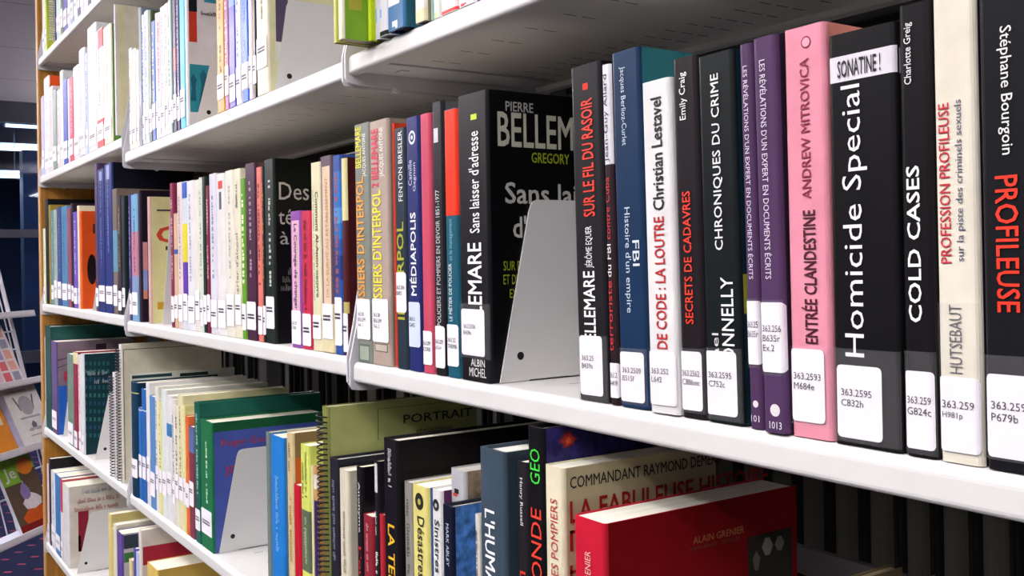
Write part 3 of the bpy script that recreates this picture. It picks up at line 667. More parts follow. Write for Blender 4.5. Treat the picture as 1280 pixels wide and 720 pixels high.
book('U2', 231.4, 234, -22, '#F0EEF0', 'large white book whose front has a red block and a teal picture', d=.19, s=.003, cov='#D9D6DA', tmin=.004, lab=False,
     panels=[(234.5, 246, -12, 14, '#1C1C24'), (234.5, 246, 14, 52, '#C8402C'), (236.5, 263, 80, 140, '#2F8C9C'), (255, 300, -10, 3, '#3C8FA6')],
     art=[(237.5, 246, 92, 126, '#1F5C74', [(.1, 0), (.9, 0), (.8, .5), (1, .8), (.5, 1), (.1, .8), (.3, .5)]), (249, 259, 86, 128, '#24687C', [(0, 0), (.9, 0), (.8, .5), (1, .8), (.5, 1), (.1, .8), (.3, .5)])],
     ctxt=[('~9', 251, 270, 14, 19, '#44444C')])
bookend('U2', 243.5, 147, (273, 40), (300, 30), 'white bookend in front of the teal picture on the upper shelf')
for a in [
 (270.7, 280, -26, '#B98A2E', 'golden brown book right of the upper bookend', dict(ill='#6A4A1A', lab=(93, 125))),
 (280.3, 285.5, -26, '#9A5A90', 'mauve slim book beside the golden brown one', dict(ill='#E0C0DC')),
 (285.8, 294, -26, '#4A44B0', 'violet blue book on the upper shelf', dict(bands=[(-5, 8, '#6A8AE0')], lab=(94, 128))),
 (294.3, 301, -28, '#F1F1F6', 'white book with grey print left of the bright blue one', dict(ill='#8C90A8', lab=(84, 122))),
 (301.3, 310, -28, '#2E63C6', 'bright blue book with a white foot', dict(ill='#6A94E0', bands=[(79, 113, '#F2F2F6')], lab=(84, 112))),
 (310.4, 315, -30, '#F0DEE4', 'rosy white slim book left of the black one', dict(lab=(70, 105))),
 (315.3, 319.8, -30, '#1C181C', 'black slim book left of the cream one', dict(lab=(70, 106))),
]: book('U2', *a[:5], **a[5])
book('U2', 320.4, 335, -32, '#F0E8CC', 'cream book with a big white label, last before the wide upper gap', cov='#E9E6B8', d=.17, lab=(46, 86), txt=[('~12', 24, -8, .4, .6, 'u', '#A89A6A')], panels=[(344.5, 360, -20, 52, '#584A66'), (344.5, 352, 53, 76, '#E9E6E0')])
bookend('U2', 337, 115, (360, 0), (410, -20), 'large white bookend before the wide empty stretch of the upper shelf')

# ================================================================== upper shelf, near bay
for a in [
 (416, 421, None, '#A7A83C', 'olive yellow book overhanging the shelf edge above the bracket', dict(s=-.034, H=.23, d=.2, lab=False)),
 (422, 427.5, None, '#E9E4CC', 'large book with vivid green front overhanging the shelf edge', dict(s=-.036, H=.25, d=.21, cov='#7DAA2E', lab=False, panels=[(435, 452, -40, 12, '#A8A63A')])),
 (459.5, 462.5, None, '#C8E023', 'lemon green slim book right of the big green front', dict(H=.22, s=-.009, lab=False)),
 (466, 473, None, '#E6EAF4', 'bluish white book between lemon green and the black-footed one', dict(H=.23, s=-.004, bands=[(12, 30, '#7AB4DC', .2, .6)], lab=False)),
 (473.3, 483.4, None, '#E9E8F0', 'white book with a black foot on the upper shelf', dict(H=.23, s=-.006, bands=[(39.5, 52, '#17161C'), (11, 22, '#8FB6DC', .0, .4)], lab=False)),
 (484, 505, None, '#2E6796', 'blue hardcover with white label and a little white flag shape', dict(H=.235, s=-.008, hard=True, cov='#2C5F70', d=.16, lab=False, bands=[(-20, 6, '#E8E8EC', .0, .75), (26, 33, '#F2F0E8', .3, .62), (33, 36, '#F2F0E8', .48, .62)])),
 (518, 531, None, '#F1EEE6', 'white book with beige foot on the upper shelf', dict(H=.22, s=-.002, cov='#9A8C5C', bands=[(12, 38, '#D8CDA4')], lab=False)),
 (535.3, 540, None, '#9CC0C4', 'slim pale teal book on the upper shelf', dict(H=.22, lab=False)),
 (540.5, 549.8, None, '#EAEFE4', 'slim white book with a green tint near the red-footed one', dict(H=.22, lab=False, bands=[(16, 27, '#C6DCA0', 0, .6)])),
 (550.5, 571.5, None, '#F3E6E6', 'white book with a bright red foot', dict(H=.22, lab=False, cov='#B03060', bands=[(12, 27, '#E8342A')])),
 (572.5, 593.5, None, '#F4EFF2', 'white book with a small red triangle', dict(H=.22, lab=False, bands=[(3, 5, '#E2304A', .16, .5), (5, 7, '#E2304A', .18, .4), (7, 9, '#E2304A', .2, .32)])),
 (594.5, 603.5, None, '#6656A8', 'violet book at the upper edge of the photo', dict(H=.22, lab=False)),
 (604, 618, None, '#D8CC6A', 'yellow book at the upper edge of the photo', dict(H=.22, lab=False)),
]: book('U3', *a[:5], **a[5])

# ================================================================== top shelf, far bay
for i, a in enumerate([
 (52.8, 56, '#EDF2EC', 'white slim book leaning on the end panel of the top shelf', dict()),
 (56.3, 57.6, '#C4D24A', 'yellow-green slim book left of the coil-bound one', dict()),
 (66.5, 69, '#2E2540', 'coil-bound volume on the top shelf', dict(coil='#D9D6EA', coilr=.008, lab=False)),
 (70.3, 72.8, '#C0CCE4', 'pale blue slim book right of the coil', dict()),
 (73, 75.4, '#B4D8C0', 'mint slim book on the top shelf', dict()),
 (75.7, 78.6, '#3E4430', 'dark olive book on the top shelf', dict()),
 (78.9, 84, '#4A3AA0', 'purple book on the top shelf right of the olive one', dict()),
 (84.3, 88, '#E4F0F4', 'pale cyan book on the top shelf', dict()),
 (88.3, 92, '#7C90BC', 'blue-grey book on the top shelf', dict()),
 (92.3, 96.4, '#E6F0E2', 'greenish white book on the top shelf', dict()),
 (96.8, 100, '#2C3078', 'navy slim book on the top shelf', dict()),
 (100.3, 104.4, '#EAE6F4', 'lavender white book on the top shelf', dict()),
 (104.8, 109.2, '#F3F2F4', 'white book between lavender and dark violet ones on the top shelf', dict()),
 (109.6, 113, '#3C2C64', 'dark violet slim book on the top shelf', dict()),
 (113.4, 117.4, '#F2F0DC', 'ivory book on the top shelf', dict()),
 (117.8, 122, '#5A48A8', 'mid purple book on the top shelf, right of the ivory one', dict()),
 (122.4, 131, '#F0F0F4', 'broad white book at the top edge of the photo', dict()),
]): book('T1', a[0], a[1], None, a[2], a[3], H=.2 + (i * 7 % 5) * .012, **a[4])

# ================================================================== lower shelf, far bay
book('L1', 54, 56.5, 421, '#DDE0D4', 'thin pale book against the end panel on the lower shelf', lab=(525, 555))
book('L1', 57, 64, 408, '#1B4A48', 'tall dark teal book beside the end panel on the lower shelf', hard=True, cov='#24524C', lab=False, d=.2)
book('L1', 64.5, 71, 427, '#5A4A7A', 'mauve magazine volume with sketched front', cov='#8A7684', d=.19, lab=(513, 535), panels=[(71.5, 84, 483, 545, '#2A62C0'), (120, 133, 430, 437, '#3A2A38')],
     art=[(72, 84, 448, 452, '#3A3046', [(0, .2), (1, .8), (1, 1), (0, .5)]), (72, 84, 456, 461, '#3A3046', [(0, .1), (1, .9), (1, 1), (0, .3)]), (79, 85, 464, 478, '#B03A50', [(0, .3), (.5, 0), (1, .4), (.8, 1), (.2, .9)])])
bookend('L1', 79, 537, (85, 500), (95, 490), 'small white bookend between the mauve magazine and the green-grey book')
book('L1', 84.5, 91.5, 443, '#6C8478', 'green-grey book on the lower shelf of the far bay', lab=(540, 566))
book('L1', 92, 96.6, 440, '#8C2A44', 'maroon book with cream top on the lower shelf', bands=[(441, 455, '#E4DCA8')], lab=(548, 568))
book('L1', 97, 101, 444, '#E6DCE0', 'white slim book beside the maroon one', s=.006, ill='#C04A5A', lab=(550, 572))
book('L1', 101.5, 104.5, 443, '#D9E0E4', 'book with blue-green checkered front', d=.17, cov='#12343C', tmin=.01, lab=(546, 567), panels=[(106 + 5.5 * i, 109 + 5.5 * i, 452 + 10 * j, 457 + 10 * j, ['#1E5A60', '#23486A', '#2E6A62'][(i * 3 + j * 2) % 3]) for i in range(6) for j in range(10)],
     ctxt=[('~8', 109.5, 134, 464, 470, '#9CA8AE'), ('~5', 118, 136, 475, 480, '#9CA8AE')])
bookend('L1', 119, 573, (137, 490), (160, 480), 'white bookend left of the coil-bound catalogues')
book('L1', 141.2, 143.5, 466, '#D9D6D8', 'shorter coil-bound catalogue on the lower shelf', coil='#2C2638', d=.17, lab=False, cov='#D0CCBC')
book('L1', 149.4, 152, 431, '#D6D2CC', 'tall coil-bound catalogue with a plain cream front', coil='#2C2638', d=.2, lab=False, cov='#CFC9B4', panels=[(155, 300, 437, 437.8, '#5A5448'), (155, 155.8, 437, 600, '#5A5448')])

# ================================================================== lower shelf, middle bay
for a in [
 (161.5, 163.3, 468, '#D6D8D2', 'pale grey book with printed front, first in the middle bay of the lower shelf', dict(cov='#C9D0C6', d=.2, panels=[(165, 215, 470, 474, '#1F3A44'), (225, 260, 467, 471, '#26302E')], lab=False)),
 (163.6, 173, 478, '#14344C', 'dark navy book with rounded spine and gold rules', dict(bulge=.004, hard=True, bands=[(490, 491.5, '#B0A870'), (624, 626, '#B0A870')], lab=(572, 595))),
 (173.4, 177, 510, '#2C66B0', 'short blue book with white rule', dict(bands=[(512, 514, '#D0DCF0')])),
 (177.4, 182.5, 487, '#2A5FA8', 'taller blue book right of the short one', dict(bands=[(513, 514.5, '#D0DCF0')])),
 (183, 187, 479, '#ECEAEA', 'white thin book next to the taller blue one', dict(d=.18)),
 (187.4, 193.8, 496, '#5A86BC', 'soft blue book with a pale neighbour each side', dict(lab=(590, 620))),
 (194.2, 198, 484, '#E8E8DC', 'whitish tall book on the lower shelf', dict(d=.18, ill='#9AA088')),
 (198.4, 202, 504, '#E2DE9A', 'pale lemon slim book on the lower shelf', dict(ill='#8A8A4A')),
 (202.4, 208, 488, '#DDE2E0', 'pale grey-white tall book with dark edge', dict(d=.18, cov='#C8CCC6')),
 (208.4, 214.5, 495, '#E6E6E8', 'pale book with a blue square on its spine', dict(bands=[(530, 546, '#3F78B0')])),
 (214.9, 218.4, 500, '#F0EDE8', 'white slim book with lettered spine on the lower shelf', dict(ill='#8A8C90')),
 (218.7, 223, 508, '#E8E2D0', 'cream slim book with dotted spine', dict(ill='#6C5A4C')),
 (223.3, 228.6, 495, '#DAD4A8', 'straw yellow tall book on the lower shelf', dict(d=.18, ill='#8C8460')),
 (228.9, 231.7, 508, '#E2DC9C', 'light yellow thin book left of the orange one', dict()),
 (232, 236, 521, '#D96A3A', 'orange slim book on the lower shelf', dict()),
 (236.4, 242.5, 534, '#7A3A4A', 'short book with blue top and dark red body', dict(bands=[(535, 566, '#5A6A98')])),
]: book('L2', *a[:5], **a[5])
book('L2', 243.5, 250, 504, '#1C5A4C', 'tall dark green book left of the green one with a blue front panel', d=.2, hard=True, cov='#1E5F52', lab=(636, 662), ill='#9AC0B0')
book('L2', 251, 265.5, 527, '#1E6A42', 'green hardcover with a blue front panel and red lettering', d=.185, hard=True, cov='#1F5C3A', lab=(637, 668), ill='#A8D0B0',
     panels=[(267, 400, 541, 720, '#4A5AA8')], ctxt=[('Roger Gouze', 276.5, 345, 550, 561, '#B0384A', .01), ('JO', 281, 299, 583, 596, '#B8303C', .02)])
bookend('L2', 270, 691, (298, 562), (336, 559), 'white bookend against the green hardcover with blue panel')

# ================================================================== lower shelf, near bay
def bl(*a, **k): book('L2' if a[1] < 437 else 'L3', *a[:5], lab=k.pop('lab', False), **k)
bl(333, 337.8, 541, '#6A7A78', 'large thin grey-green book at the left of the near lower row', d=.2, s=.012, cov='#76827A')
bl(339, 355, 546, '#2478C8', 'bright blue paperback with pale upright lettering', s=.002, txt=[('~24', 596, 690, .35, .62, 'd', '#8CC0F0')], cov='#6A8AA0', d=.15)
bl(356.5, 366.5, 541, '#CDB98C', 'beige book with brown front and orange photo', d=.18, s=.006, cov='#8C7450', txt=[('~10', 554, 590, .35, .65, 'd', '#6A5434'), ('~14', 700, 620, .3, .7, 'u', '#A87A3C')], panels=[(368, 404, 573, 615, '#C8622A')])
bl(367.3, 375.5, 607, '#B81E2E', 'short scarlet book between the beige and lime ones', d=.14)
bl(376.2, 387, 557, '#D2DC6C', 'lime yellow book with a grey-green lower block', d=.16, s=.002, bands=[(638, 714, '#5C6A52')], txt=[('~15', 566, 622, .55, .78, 'd', '#5A6428'), ('~14', 580, 625, .2, .44, 'd', '#5A6428'), ('~17', 704, 646, .35, .66, 'u', '#B8C4A0')])
bl(387.5, 391.5, 583, '#E4DDB0', 'thin straw book behind the coil', d=.15)
bl(392, 397, 584, '#C89858', 'book with a small photo and purple lower spine behind the coil', d=.15, bands=[(594, 612, '#E0D6C8'), (626, 760, '#3A2850')])
bl(403.5, 410.5, 509, '#7E8248', 'coil-bound book with a pale green front reading portrait', s=.006, d=.20, coil='#17161A', coilr=.0068, cov='#A5AC6C', pg='#D8D8B8',
   ctxt=[('PORTRAIT', 504, 590, 519, 530, '#2C2E22', .02), ('statistique', 520, 565, 536, 544, '#4A4C38')], panels=[(472, 473, 512, 551, '#6A7040'), (472, 640, 511.5, 512.2, '#6A7040')])
bl(412.5, 423.5, 574, '#24232E', 'slate black hardcover right of the coil', hard=True, d=.17, s=.006, txt=[('~26', 700, 600, .3, .6, 'u', '#8C90A8')], pg='#F2EFEA')
bl(424.5, 436, 588, '#CFC9B4', 'short cream book left of the black one with white script', s=.004, d=.13, txt=[('~21', 640, 716, .4, .66, 'd', '#7A7464')])
bl(440, 453, 583, '#17151A', 'black book with white script author and red title', s=.0, d=.16, cov='#121014', pg='#F0EAD0', txt=[('Anonyme', 602, 664, .38, .72, 'd', '#EDE8EA', .01), ("L'ou", 682, 722, .36, .8, 'd', '#C82A34', .02)])
bl(454, 466, 645, '#8A2634', 'short maroon book in front of the black script one', s=.0, d=.13, txt=[('~19', 655, 715, .35, .65, 'd', '#D89AA0')])
bl(467.3, 473.5, 577, '#1E1C22', 'slim black book with a white top block', s=.002, d=.15, bands=[(580, 616, '#C9C9CC', .1, .8)], txt=[('~10', 640, 670, .3, .6, 'd', '#DDDDE0'), ('~8', 690, 735, .25, .75, 'd', '#F0F0F0')])
bl(474, 479, 644, '#B02834', 'short red book squeezed left of the yellow titled black hardcover', s=.002, d=.12)
bl(480, 497.5, 550, '#16141A', 'tall black hardcover with yellow title', s=-.004, hard=True, d=.2, cov='#120D0E', txt=[('LA TERRE', 656, 760, .3, .76, 'd', '#EAB62C', .02), ('~15', 562, 610, .35, .6, 'd', '#C8C8CC')])
bl(503, 515, 603, '#8E8B86', 'grey book with dark title left of the yellow one', s=.002, d=.15, pg='#EDEAE2', txt=[('~16', 624, 760, .4, .7, 'd', '#4A4846')])
bl(515.6, 534.5, 608, '#EADF86', 'pale yellow book with black emblem and disaster title', s=-.002, d=.15, cov='#4A6FA8', pg='#F4F2EA', txt=[('Désastres', 646, 722, .36, .8, 'd', '#26241E', .01)], discs=[(.5, 627.5, .27, '#26241E'), (.5, 628, .1, '#B8AC60')])
bl(540, 551.5, 613, '#F0EFF0', 'white book with black emblem next to the pale yellow one', s=-.002, d=.15, cov='#5A2A58', pg='#F4F2EE', txt=[('Sinistres', 650, 716, .34, .82, 'd', '#24242A', .01), ('La', 722, 745, .34, .82, 'd', '#24242A', .01)], discs=[(.5, 632, .32, '#24242A'), (.5, 632.5, .12, '#B0B0B8')])
bl(563, 581.5, 588, '#A9A9AE', 'small grey book with brown front and red speck', s=.008, d=.12, cov='~#8A7A64', bands=[(612, 618, '#1C1C20', .3, .6), (618, 622, '#C03A34', .2, .5)], pg='#B8B4AC')
bl(553, 566, 633, '#15192C', 'dark navy book with a cracked blue front', s=-.022, d=.13, hard=True, cov='~#4A7FC4', txt=[('MARK ABLEY', 655, 708, .4, .66, 'd', '#B8C4D8')])
bl(593.6, 599, 644, '#D9D6CC', 'short ivory slim book with dark upright lettering', s=-.006, d=.12, txt=[('~20', 664, 735, .3, .7, 'd', '#3A3A3A')])
bl(600.5, 632, 563, '#3C4A58', 'thick slate hardcover with bold white title', s=-.012, hard=True, d=.16, bulge=.002, cov='#34424E', pg='#E6E4DC', txt=[("L'HUMANITÉ", 638, 790, .26, .76, 'd', '#F0F0F2', .02)])
bl(646, 659, 578, '#252227', 'charcoal book with white author name right of the slate hardcover', s=-.004, d=.13, pg='#E8E4D8', txt=[('Henry Russell', 598, 657, .32, .66, 'd', '#E6E6E8', .01), ('LA', 714, 745, .3, .8, 'd', '#D03A30', .02)])
bl(660, 680, 535, '#121114', 'tall black book with green and red lettering', s=-.006, d=.18, hard=True, cov='~#2A2560', txt=[('GEO', 606, 562, .2, .8, 'u', '#3FD23F', .0), ('LE MONDE', 790, 636, .2, .84, 'u', '#E2402E', .0)],
   art=[(697, 722, 540, 564, '#6A2A40', BLB), (701, 719, 543, 561, '#A8302A', BLB), (706, 714, 547, 557, '#D85A34', BLB)])
bl(681, 704, 584, '#D6CFB4', 'thick cream paperback with red spine title and black author on front', s=-.006, d=.16, cov='#B5AC8A', pg='#F0ECDC', txt=[('LE DRAME DES POMPIERS', 815, 624, .34, .72, 'u', '#B0403C')],
   ctxt=[('COMMANDANT RAYMOND DEMERS', 712, 900, 597, 612, '#1E1C1A', .01), ('LA FABULEUSE HISTOIRE', 712, 960, 627, 655, '#A02020', .02), ('~9', 712, 850, 664, 690, '#A02020', .02), ('~10', 712, 850, 700, 726, '#A02020', .02)])
bl(717, 756, 650, '#BE1E34', 'thick red paperback, frontmost on the lower shelf', s=-.01, d=.2, cov='#820C16', pg='#EDE9DC', txt=[('ALAIN GRENIER', 770, 690, .38, .56, 'u', '#E0B0A8')],  # front cover darker than the spine: shelf shade put into its colour
   ctxt=[('ALAIN GRENIER', 866, 930, 672, 681, '#B87A4A'), ('~12', 862, 925, 684, 690, '#7A3A2C')], panels=[(935, 990, 672, 740, '#33302C')],
   art=[(952, 966, 674, 696, '#8A8A80', [(.3, 0), (.7, 0), (1, .5), (.7, 1), (.3, 1), (0, .5)]), (968, 980, 672, 690, '#7C7C74', [(.3, 0), (.7, 0), (1, .5), (.7, 1), (.3, 1), (0, .5)]), (940, 950, 690, 715, '#6A6A62', [(.3, 0), (.7, 0), (1, .6), (.5, 1), (0, .6)])])
bl(937, 951, None, '#8A7A5C', 'low brownish book at the lower right edge of the photo', s=.01, d=.14, H=.216, pg='#B8A888')
bl(990, 1028, None, '#75703C', 'low olive book rightmost at the lower edge of the photo', s=.01, d=.14, H=.217, cov='#6A6534', pg='#8A8450')

# ================================================================== bottom shelf
for a in [
 (59, 61, 581, '#DCC8CC', 'thin pinkish white book by the end panel on the bottom shelf', dict(d=.18)),
 (61.3, 63.3, 574, '#2A242C', 'tall black book at the far end of the bottom shelf', dict(d=.19, cov='#1E1A20', lab=False, tmin=.012)),
 (64, 68.8, 590, '#E4E6EC', 'tall white book on the bottom shelf', dict(d=.18, ill='#6A8AB8')),
 (69.2, 75.3, 595, '#3F78B4', 'blue book on the bottom shelf', dict(d=.18)),
 (75.6, 78.2, 600, '#C04A58', 'white book with red upper spine on the bottom shelf', dict(d=.18, bands=[(640, 720, '#E6E2E6')])),
]: book('B1', *a[:5], **a[5])
book('B1', 78.6, 85.5, 607, '#E9E6E6', 'white book with red print across its front on the bottom shelf', d=.175, cov='#D3CCC0', lab=False, panels=[(98, 111, 640, 690, '#8E2638'), (98, 101, 670, 690, '#2A2024')],
     ctxt=[('~22', 103, 140, 612, 618, '#8C98A8'), ('~20', 97, 150, 624, 630, '#C08080'), ('~24', 93, 148, 635, 641, '#C07070')])
bookend('B1', 96, 716, (113, 641), (150, 633), 'white bookend on the bottom shelf against the front with red print')
for a in [
 (135, 138.2, 643, '#D6C88C', 'straw coloured book in the far bay of the bottom shelf', dict(d=.19, cov='#C2B478', lab=False, tmin=.01)),
 (138.5, 141.4, 661, '#CDBE70', 'mustard slim book on the bottom shelf', dict(lab=False)),
 (141.8, 145.2, 656, '#E4E0CE', 'cream white book on the bottom shelf', dict(d=.19, cov='#CFCBB8', lab=False)),
 (146, 152.5, 666, '#5A4490', 'purple book with green and grey front pictures', dict(d=.18, cov='#C4C2C6', lab=False, panels=[(154.5, 173, 670, 687, '#3A4452'), (154.5, 173, 692, 704, '#3E7A40')])),
]: book('B1', *a[:5], **a[5])
for a in [
 (161, 164.2, 700, '#D8CA9A', 'short cream book at the bottom edge, left of the bluish violet one', dict(lab=False, d=.13)),
]: book('B1', *a[:5], **a[5])
for a in [
 (164.6, 169.4, 685, '#4C4AA0', 'bluish violet book on the bottom shelf', dict(lab=False, d=.14)),
 (169.8, 173, 691, '#C8D0EC', 'pale blue slim book on the bottom shelf', dict(lab=False, d=.14)),
 (173.5, 176, 663, '#E2DCD8', 'white book with a broad red stripe on its front', dict(lab=False, d=.19, tmin=.012, cov='#D9CFC6', panels=[(174, 300, 685, 708, '#B02E44')])),
 (184, 196, 708, '#D8B860', 'low mustard book at the bottom edge of the photo', dict(lab=False, d=.15, cov='#C2A04C')),
]: book('B2', *a[:5], **a[5])
# ================================================================== volumes on the opposite face, seen by their page edges
VOL = mat('#0B0B0C', rough=.7, var=0, name='black binding')
zb = ztop('L', 2)
m = MB(); m.box((JX[0] + .045, .30, zb - .02), (JX[3], .58, zb)); o = m.build('rear_shelf', STEEL2)
tag(o, 'shelf on the opposite face behind the lower row', 'shelf')
for bay, z in ((2, CAM.z - .272),):
    m = MB(); m.prism([(SD + .006, z - .012), (SD + .006, z + .012), (SD + .014, z + .012), (SD + .014, z - .004), (SD + .03, z - .004), (SD + .03, z - .012)], 'x', JX[bay] + .03, JX[bay + 1] - .03)
    tag(m.build('book_stop_rail', GREYST), 'grey rail along the back of the lower shelf in the near bay', 'rail')
def volume(xa, xb, h, pgc, label, dd=.19, y0=.36, x=0):
    e = empty('bound_volume', (xa, y0, zb + .0002)); tag(e, label, 'book', 'bound volumes on the opposite face')
    t = xb - xa; c = .0042
    m = MB(); m.box((0, 0, 0), (c, dd, h)); m.box((t - c, 0, 0), (t, dd, h)); m.box((c, dd - .004, 0), (t - c, dd, h)); m.build('cover', VOL, e)
    m = MB()
    k = 6; w = t - 2 * c; P = [(c + .0002 + (w - .0004) * i / k, .007 + .003 * math.sin(math.pi * i / k)) for i in range(k + 1)] + [(t - c - .0002, dd - .005), (c + .0002, dd - .005)]
    m.prism(P, 'z', .004, h - .004); m.build('page_block', mat(pgc, rough=.8, var=.2, scale=1, stretch=(1200, 4, 4), name='shade-grey page edges'), e)  # page colours are darkened to carry the shade deep in the shelf
# right end: wide even volumes placed by the black gaps between them
gaps = [1034.5, 1077.5, 1122.5, 1168, 1216.5, 1268, 1322, 1380]
xs_ = [atY(g, 660, .36).x for g in gaps]
st = xs_[1] - xs_[0]
edges = [xs_[0] - st * k for k in range(5, 0, -1)] + xs_
for i in range(len(edges) - 1):
    volume(edges[i] + .0004, edges[i + 1] - .0004, .30, '#6C685E', 'shade-grey page edges of a dark bound volume, right of the red paperback')
x = JX[2] + .06; i = 0
while x < edges[0] - .05:
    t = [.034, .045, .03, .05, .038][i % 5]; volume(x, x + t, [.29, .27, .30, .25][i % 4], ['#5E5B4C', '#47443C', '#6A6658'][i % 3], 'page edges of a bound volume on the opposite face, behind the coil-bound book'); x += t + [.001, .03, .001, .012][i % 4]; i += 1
x = JX[0] + .3; i = 0
while x < JX[2] - .07:
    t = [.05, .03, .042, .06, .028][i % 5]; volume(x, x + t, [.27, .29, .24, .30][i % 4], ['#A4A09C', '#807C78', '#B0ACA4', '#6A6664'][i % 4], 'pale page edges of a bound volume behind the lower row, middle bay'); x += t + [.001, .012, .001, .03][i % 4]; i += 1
m = MB(); m.box((JX[0] + .045, .585, zb - .02), (JX[3], .59, zb + .42)); tag(m.build('added_backing', BK), 'added dark sheet blocking light behind the bound volumes', 'panel')  # added sheet, stands in for the darkness behind the volumes

# ================================================================== magazine rack beyond the end panel
LD = mat('#D6D2DA', rough=.4, var=.03, name='white coated steel')
WIRE = mat('#C9C9D2', rough=.35, var=0, name='white wire')
E = Vector((-.755, .656, 0)).normalized(); N = Vector((.656, .755, 0)).normalized()
D0 = 4.0
pr = atD(35, 473, D0)                     # right end of the second ledge
LEAN = .25
def rk(u, w, z):                          # along the rack (0 = right end, negative to the left), out of its face, height
    return pr + E * u + N * (w + (pr.z - z) * LEAN) + Vector((0, 0, z - pr.z))
zl = [atD(20, 393, D0 + .02).z, pr.z, atD(50, 548, D0).z, atD(52, 641, D0 - .03).z]
WID = 1.0
rack = empty('magazine_rack', (rk(0, 0, 0).x, rk(0, 0, 0).y, 0)); tag(rack, 'white wire magazine rack with slanted tiers beyond the end panel', 'rack')
base = Vector(rack.location)
def RK(u, w, z): return rk(u, w, z) - base
def quadbox(mb, u0, u1, w0, w1, z0, z1, mi=0):
    P = [RK(u, w, z) for z in (z0, z1) for (u, w) in ((u0, w0), (u1, w0), (u1, w1), (u0, w1))]
    mb.add(P, [(0, 3, 2, 1), (4, 5, 6, 7), (0, 1, 5, 4), (1, 2, 6, 5), (2, 3, 7, 6), (3, 0, 4, 7)], mi)
ztopr = CAM.z + .12
for z in zl:
    m = MB(); quadbox(m, -WID, .0, .0, .1, z - .006, z); quadbox(m, -WID, 0, .094, .1, z - .006, z + .018)
    m.build('ledge', LD, rack)
for u in (-WID, -.02):
    m = MB(); m.tube([RK(u, 0, .0), RK(u, 0, ztopr)], .008, 8); m.build('side_rail', WIRE, rack)
    m = MB(); m.tube([RK(u, 0, ztopr - .02), RK(u, -.42, .0)], .008, 8); m.tube([RK(u, 0, .02), RK(u, -.4, .02)], .006, 8); m.build('rear_leg', WIRE, rack)
for zz in [z + .12 for z in zl] + [z + .19 for z in zl] + [ztopr]:
    m = MB(); m.tube([RK(-WID, 0, zz), RK(-.02, 0, zz)], .0035, 6); m.build('cross_wire', WIRE, rack)
m = MB()
for k in range(16):
    u = -.05 - k * .058; m.tube([RK(u, -.003, zl[3] - .02), RK(u, -.003, ztopr)], .0026, 6)
m.build('wire_grid', WIRE, rack)
def magazine(u0, u1, tier, h, cols, label, name='magazine', th=.012, deco=None, cat='magazine', tilt=.05, face=None):
    z = zl[tier] + .001
    e = empty(name, rk(u0, .012, z)); tag(e, label, cat, 'publications on the wire rack')
    o = Vector(e.location)
    def Q(u, w, zz): return rk(u0 + u, .014 + w + .045 * (1 - zz / h) , z + zz) - o
    wd = u1 - u0
    def bx(mb, a, b, w0, w1, z0, z1, mi=0):
        P = [Q(u, w, zz) for zz in (z0, z1) for (u, w) in ((a, w0), (b, w0), (b, w1), (a, w1))]
        mb.add(P, [(0, 3, 2, 1), (4, 5, 6, 7), (0, 1, 5, 4), (1, 2, 6, 5), (2, 3, 7, 6), (3, 0, 4, 7)], mi)
    pal = [cover_mat(c) for c in cols]
    m = MB(); bx(m, 0, wd, 0, .001, 0, h, 1 if len(cols) > 1 else 0); bx(m, 0, wd, th - .001, th, 0, h, 0); bx(m, 0, .001, 0.001, th - .001, 0, h, 1 if len(cols) > 1 else 0)
    for d in (deco or []):
        a, b, z0, z1, ci = d[:5]
        if len(d) == 5: P = [(a, z0), (b, z0), (b, z1), (a, z1)]
        else: P = [(a + (b - a) * p, z0 + (z1 - z0) * q) for p, q in d[5]]
        m.add([Q(p * wd, th + .0004 + .0001 * ci, q * h) for p, q in P], [tuple(range(len(P)))], ci)
    m.build('cover', pal, e)
    m = MB(); bx(m, .0012, wd - .001, .0012, th - .0012, .001, h - .001); m.build('page_block', paper('#E6E2E0'), e)
    return e, Q, wd
CIR = [(.5 + .5 * math.cos(k * math.pi / 10), .5 + .5 * math.sin(k * math.pi / 10)) for k in range(20)]
BLOB = [(.1, .1), (.5, 0), (.9, .15), (1, .5), (.8, .8), (.55, 1), (.3, .85), (0, .5)]
# sheets with small coloured pictures on the second ledge
gr = []
PC = [2, 3, 4, 5, 6, 3, 2, 4, 5, 6, 2, 3]
for r_ in range(5):
    for c_ in range(4): gr.append((.05 + c_ * .235, .23 + c_ * .235, .05 + r_ * .185, .2 + r_ * .185, PC[(r_ * 4 + c_ * 3) % 12]))
magazine(-.35, -.115, 1, .22, ['#F4E8EE', '#E8DCE4', '#C8606A', '#E0A498', '#A094CC', '#E4BCD0', '#8A8EA8'], 'pink sheet of small coloured pictures standing on the second tier of the rack', th=.006, deco=gr)
magazine(-.62, -.37, 1, .23, ['#E0D8DC', '#C8C0CC', '#C06A5A', '#8A8CB8'], 'pale leaflet left of the sheet of small pictures', th=.006, deco=[(.1, .9, .55, .9, 2), (.1, .9, .1, .45, 3)])
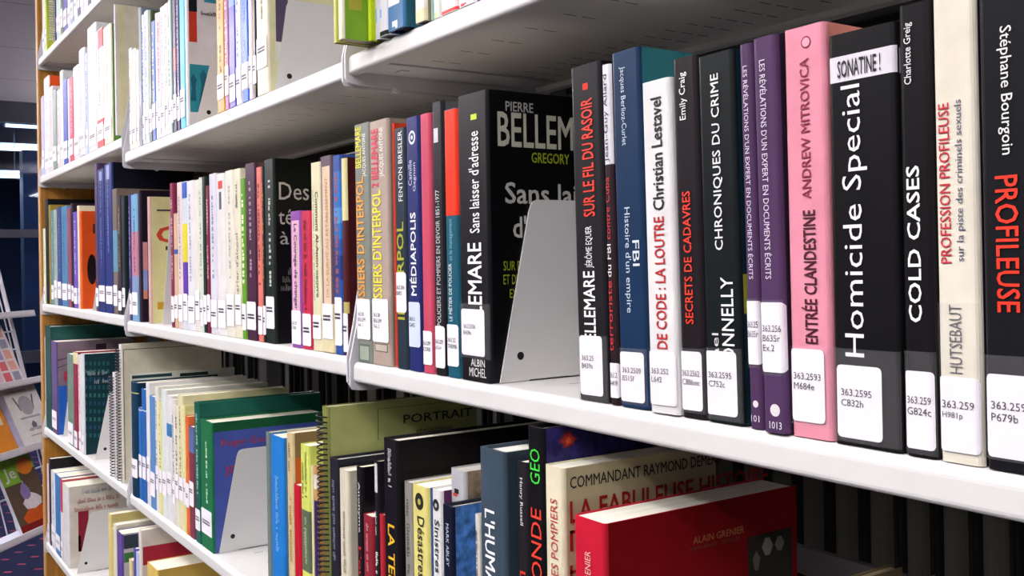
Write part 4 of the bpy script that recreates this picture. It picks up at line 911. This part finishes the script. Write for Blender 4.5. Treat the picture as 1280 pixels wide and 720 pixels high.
# white booklet with a grey drawing on the third ledge
e, Q, wd = magazine(-.245, -.04, 2, .225, ['#F6F5F4', '#C4CAF2', '#6C6A72', '#A4A2AA'], 'white booklet with a grey crest drawing on the third tier of the rack', name='booklet', th=.03, cat='book',
    deco=[(.3, .72, .52, .84, 3, CIR), (.36, .66, .56, .8, 0, CIR), (.42, .6, .54, .82, 2, BLOB), (.2, .34, .6, .84, 2, [(0, 1), (.3, 1), (1, .1), (.7, 0)]), (.66, .82, .6, .84, 2, [(1, 1), (.7, 1), (0, .1), (.3, 0)]), (.2, .8, .47, .5, 3), (.44, .6, .3, .42, 2, BLOB), (.3, .5, .26, .32, 3, BLOB), (.5, .72, .26, .32, 3, BLOB), (.3, .75, .18, .2, 3), (.1, .7, .92, .94, 3)])
magazine(-.5, -.25, 2, .2, ['#D98A2C', '#E8B04C', '#F0E4D0'], 'orange leaflet left of the white booklet', th=.006, deco=[(.1, .9, .5, .9, 2)])
# cookery magazine with a green masthead on the lowest ledge
e, Q, wd = magazine(-.355, -.15, 3, .262, ['#5A4A3C', '#D8DCE8', '#7FB23A', '#D87A2A', '#C8561E', '#E6DCE4', '#7A1E1C', '#8A78B0'], 'cookery magazine with a green masthead on the lowest tier of the rack', th=.014,
    deco=[(0, 1, .80, 1, 2), (.0, .48, .66, .82, 2), (.5, .95, .74, .97, 3, CIR), (0, 1, 0, .12, 6), (.16, .98, .08, .34, 4, BLOB), (.25, .9, .16, .3, 3, BLOB), (.3, .86, .28, .5, 5, BLOB), (.34, .62, .42, .66, 7, BLOB), (.44, .58, .44, .7, 5, [(0, 0), (1, .2), (.4, 1)])])
V, f, asp = glyphs('Je', .03)
m = MB(); m.add([Q(wd * (.08 + .34 * a), .0156, .262 * (.69 + .2 * b)) for a, b in V], f); m.build('masthead', ink('#F4F6EE'), e)
# folders on the topmost visible ledge
magazine(-.38, -.19, 0, .2, ['#D4D0DA', '#B8B4C4', '#8A86A0'], 'pale folder on the first tier of the rack', th=.006, deco=[(.1, .8, .7, .8, 2)])
